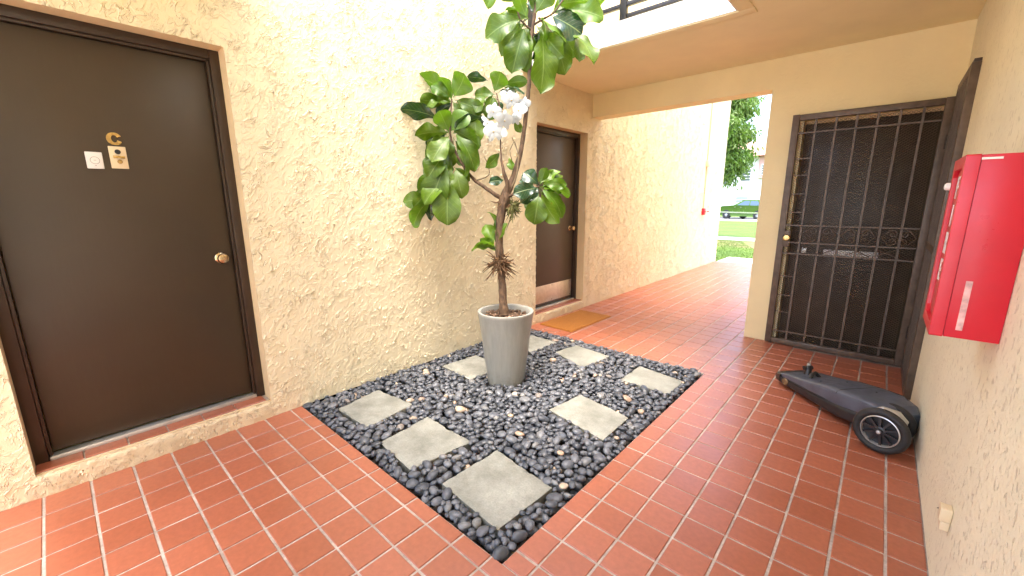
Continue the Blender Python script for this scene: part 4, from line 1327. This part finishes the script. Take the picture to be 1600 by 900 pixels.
# parked car
car = thing('parked_car', 'green car with a pale side stripe parked beyond the lawn', 'car', (-4.6, 34.5, 0))
cdir = Vector((-.86, .51, 0)).normalized(); cn = Vector((-cdir.y, cdir.x, 0))
if cn.y > 0: cn = -cn                      # towards the viewer
c0 = Vector((-6.35, 35.1, -.014)) - cdir * 1.35   # point on the near side midway between the axles
def cp(u, s, z): return c0 + cdir * u - cn * s + Vector((0, 0, z))
prof = [(-2.35, .45), (-2.38, .72), (-2.2, .93), (-1.25, .98), (0.75, 1.0), (1.9, .93), (2.25, .80), (2.3, .5), (2.2, .30), (-2.2, .30)]
def extr(prof, s0, s1, tap=0.0):
    n = len(prof)
    vs_ = [cp(u, s0, z) for u, z in prof] + [cp(u, s1, z) for u, z in prof]
    fs_ = [tuple(range(n)), tuple(reversed(range(n, 2 * n)))] + [(k, (k + 1) % n, n + (k + 1) % n, n + k) for k in range(n)]
    return vs_, fs_
MB().add(*extr(prof, 0, 1.75)).build('car_body', M['car_green'], car, bevel=.05, seg=3)
cab_p = [(-1.75, .97), (-1.15, 1.40), (.1, 1.42), (.95, .99)]
n = 4
vs_ = [cp(u, .10 + (.14 if z > 1.2 else 0), z) for u, z in cab_p] + [cp(u, 1.65 - (.14 if z > 1.2 else 0), z) for u, z in cab_p]
MB().add(vs_, [(0, 1, 2, 3), (7, 6, 5, 4)] + [(k, (k + 1) % n, n + (k + 1) % n, n + k) for k in range(n)]).build('cabin', M['car_green'], car, bevel=.03)
for w in ([(-1.5, 1.03), (-1.08, 1.34), (-.52, 1.36), (-.55, 1.03)], [(-.47, 1.03), (-.44, 1.36), (.02, 1.36), (.62, 1.03)]):
    pts = [cp(u, .10 + .14 * (z - .97) / .43 - .012, z) for u, z in w]
    MB().add(pts + [p + cn * -.02 for p in pts], [(0, 1, 2, 3), (7, 6, 5, 4), (0, 1, 5, 4), (1, 2, 6, 5), (2, 3, 7, 6), (3, 0, 4, 7)]).build('side_window', M['car_glass'], car)
pts = [cp(.14, .30, 1.40), cp(.14, 1.45, 1.40), cp(.93, 1.55, 1.03), cp(.93, .20, 1.03)]
MB().add([p + Vector((0, 0, .012)) + cdir * .012 for p in pts], [(0, 1, 2, 3)]).build('windscreen', M['car_glass'], car)
b = MB(); b.bar(cp(-2.2, -.012, .52), cp(2.2, -.012, .52), .10, .02, (0, 0, 1)); b.build('side_stripe', M['chrome'], car)
b = MB(); b.bar(cp(2.33, .02, .50), cp(2.33, 1.73, .50), .14, .10, (0, 0, 1)); b.build('bumper', M['chrome'], car, bevel=.02)
b = MB(); b.bar(cp(-2.40, .02, .50), cp(-2.40, 1.73, .50), .14, .10, (0, 0, 1)); b.build('bumper', M['chrome'], car, bevel=.02)
for u in (.55, .02):
    b = MB(); b.bar(cp(u, -.015, .90), cp(u + .14, -.015, .90), .035, .03, (0, 0, 1)); b.build('door_handle', M['chrome'], car)
for u in (-1.38, 1.42):
    for s in (.09, 1.66):
        c = cp(u, s, .32)
        tyre = MB().lathe([(.17, -.11), (.29, -.11), (.32, -.07), (.32, .07), (.29, .11), (.17, .11)], c, tuple(cn), 28).build('wheel', M['rubber'], car, smooth=True)
        MB().lathe([(0, .10), (.06, .115), (.08, .10), (.18, .10), (.20, .105)], c, tuple(cn if s < 1 else -cn), 24).build('rim', M['hub'], tyre, smooth=True)
    MB().lathe([(0, .01), (.36, .01), (.36, .0)], cp(u, 0.0, .34), tuple(cn), 28).build('wheel_arch', M['black'], car)

# house across the way
hs = thing('white_house', 'white two storey house with pink upper band behind the parked car', 'house', (-9, 50, 0))
b = MB(); b.box((-30, 48, -.03), (8, 56, 5.6)); b.build('wall', M['white_wall'], hs)
b = MB(); b.box((-7.2, 47.7, 3.55), (8.2, 47.998, 5.62)); b.build('balcony_wall', M['pink_wall'], hs)
b = MB(); b.add([(-31, 47, 5.66), (9, 47, 5.66), (9, 57, 5.66), (-31, 57, 5.66), (-28, 52, 7.6), (6, 52, 7.6)], [(0, 1, 5, 4), (2, 3, 4, 5), (1, 2, 5), (3, 0, 4), (0, 3, 2, 1)]); b.build('roof', M['roof_tile'], hs)
for (x0, x1, z0, z1, yy) in ((-12.8, -11.6, 3.0, 4.3, 47.99), (-12.6, -11.5, .9, 2.3, 47.99), (-8.7, -7.9, 3.3, 4.4, 47.99), (-6.9, -6.1, 3.9, 4.8, 47.69), (-10.8, -10.0, 3.0, 4.3, 47.99), (-9.0, -7.9, 1.2, 1.8, 47.99)):
    f_ = MB(); f_.box((x0 - .08, yy - .05, z0 - .08), (x1 + .08, yy, z1 + .08)); fr = f_.build('window', M['white_wall'], hs)
    n = 4
    for k in range(n):
        za, zb = z0 + (z1 - z0) * k / n + .04, z0 + (z1 - z0) * (k + 1) / n - .04
        b = MB(); b.box((x0, yy - .07, za), (x1, yy - .052, zb)); b.build('pane', M['win_glass'], fr)

# tree beside the end of the wall
CT = at(1139, 212, 15.0)                   # heart of the crown
tb = Vector((CT.x - .35, CT.y + .1, -.03))
tr = thing('garden_tree', 'leafy green tree with hanging leaves beyond the end of the wall', 'tree', tb)
MB().tube([tb, tb + Vector((.05, 0, 1.2)), tb + Vector((.0, .1, 2.6)), tb + Vector((.2, .0, 4.0)), tb + Vector((.35, 0, 5.4))], [.15, .13, .10, .07, .03], 10).build('trunk', M['bark'], tr, smooth=True)
for d in ((.9, -.2, 3.2), (1.0, .2, 4.2), (-.9, .4, 3.6), (-.6, -.6, 4.6), (.7, .5, 4.8), (1.0, -.3, 5.2)):
    MB().tube([tb + Vector((.05, .05, 2.2)), tb + Vector((d[0] * .5, d[1] * .5, 2.2 + (d[2] - 2.2) * .7)), tb + Vector(d)], [.05, .03, .012], 7).build('limb', M['bark'], tr, smooth=True)
def leaf_cloud(name, parent, m, seed, cnt, clusters, spread, size):
    b = MB(); r_ = random.Random(seed)
    for _ in range(cnt):
        c = r_.choice(clusters) + Vector((r_.gauss(0, 1), r_.gauss(0, 1), r_.gauss(0, .9))) * spread
        d = Vector((r_.gauss(0, .55), r_.gauss(0, .55), r_.gauss(-.8, .4))).normalized()
        s_ = d.cross(Vector((r_.gauss(0, 1), r_.gauss(0, 1), r_.gauss(0, .4)))).normalized()
        L = r_.uniform(.7, 1.3) * size
        n_ = d.cross(s_) * L * .06
        b.add([c, c + d * L * .5 + s_ * L * .15 + n_, c + d * L, c + d * L * .5 - s_ * L * .15 + n_], [(0, 1, 2, 3)])
    o = b.build(name, M[m], parent); o['kind'] = 'stuff'
r_ = random.Random(77)
cl = []
while len(cl) < 60:
    p = Vector((r_.uniform(-1, 1), r_.uniform(-1, 1), r_.uniform(-1, 1)))
    if p.length < 1: cl.append(CT + Vector((p.x * .80, p.y * .9, p.z * 1.65 + .1)))
leaf_cloud('crown', tr, 'leaf', 4, 6500, cl, .15, .19)
leaf_cloud('crown', tr, 'leaf_light', 5, 4000, cl[::2], .17, .19)
# a thin bough reaching across the sky
P0 = CT + Vector((.1, .1, 1.2))
ends = [at(1168, 168, 15.0), at(1184, 160, 14.8), at(1196, 158, 14.9), at(1165, 205, 15.0)]
for k, e_ in enumerate(ends):
    MB().tube([P0 if k < 3 else CT, (P0 + e_) / 2 + Vector((0, 0, .12)), e_], [.014, .009, .004], 6).build('twig', M['bark'], tr, smooth=True)
leaf_cloud('hanging_leaves', tr, 'leaf', 6, 70, ends + [(P0 + e_) / 2 for e_ in ends[:3]], .12, .15)
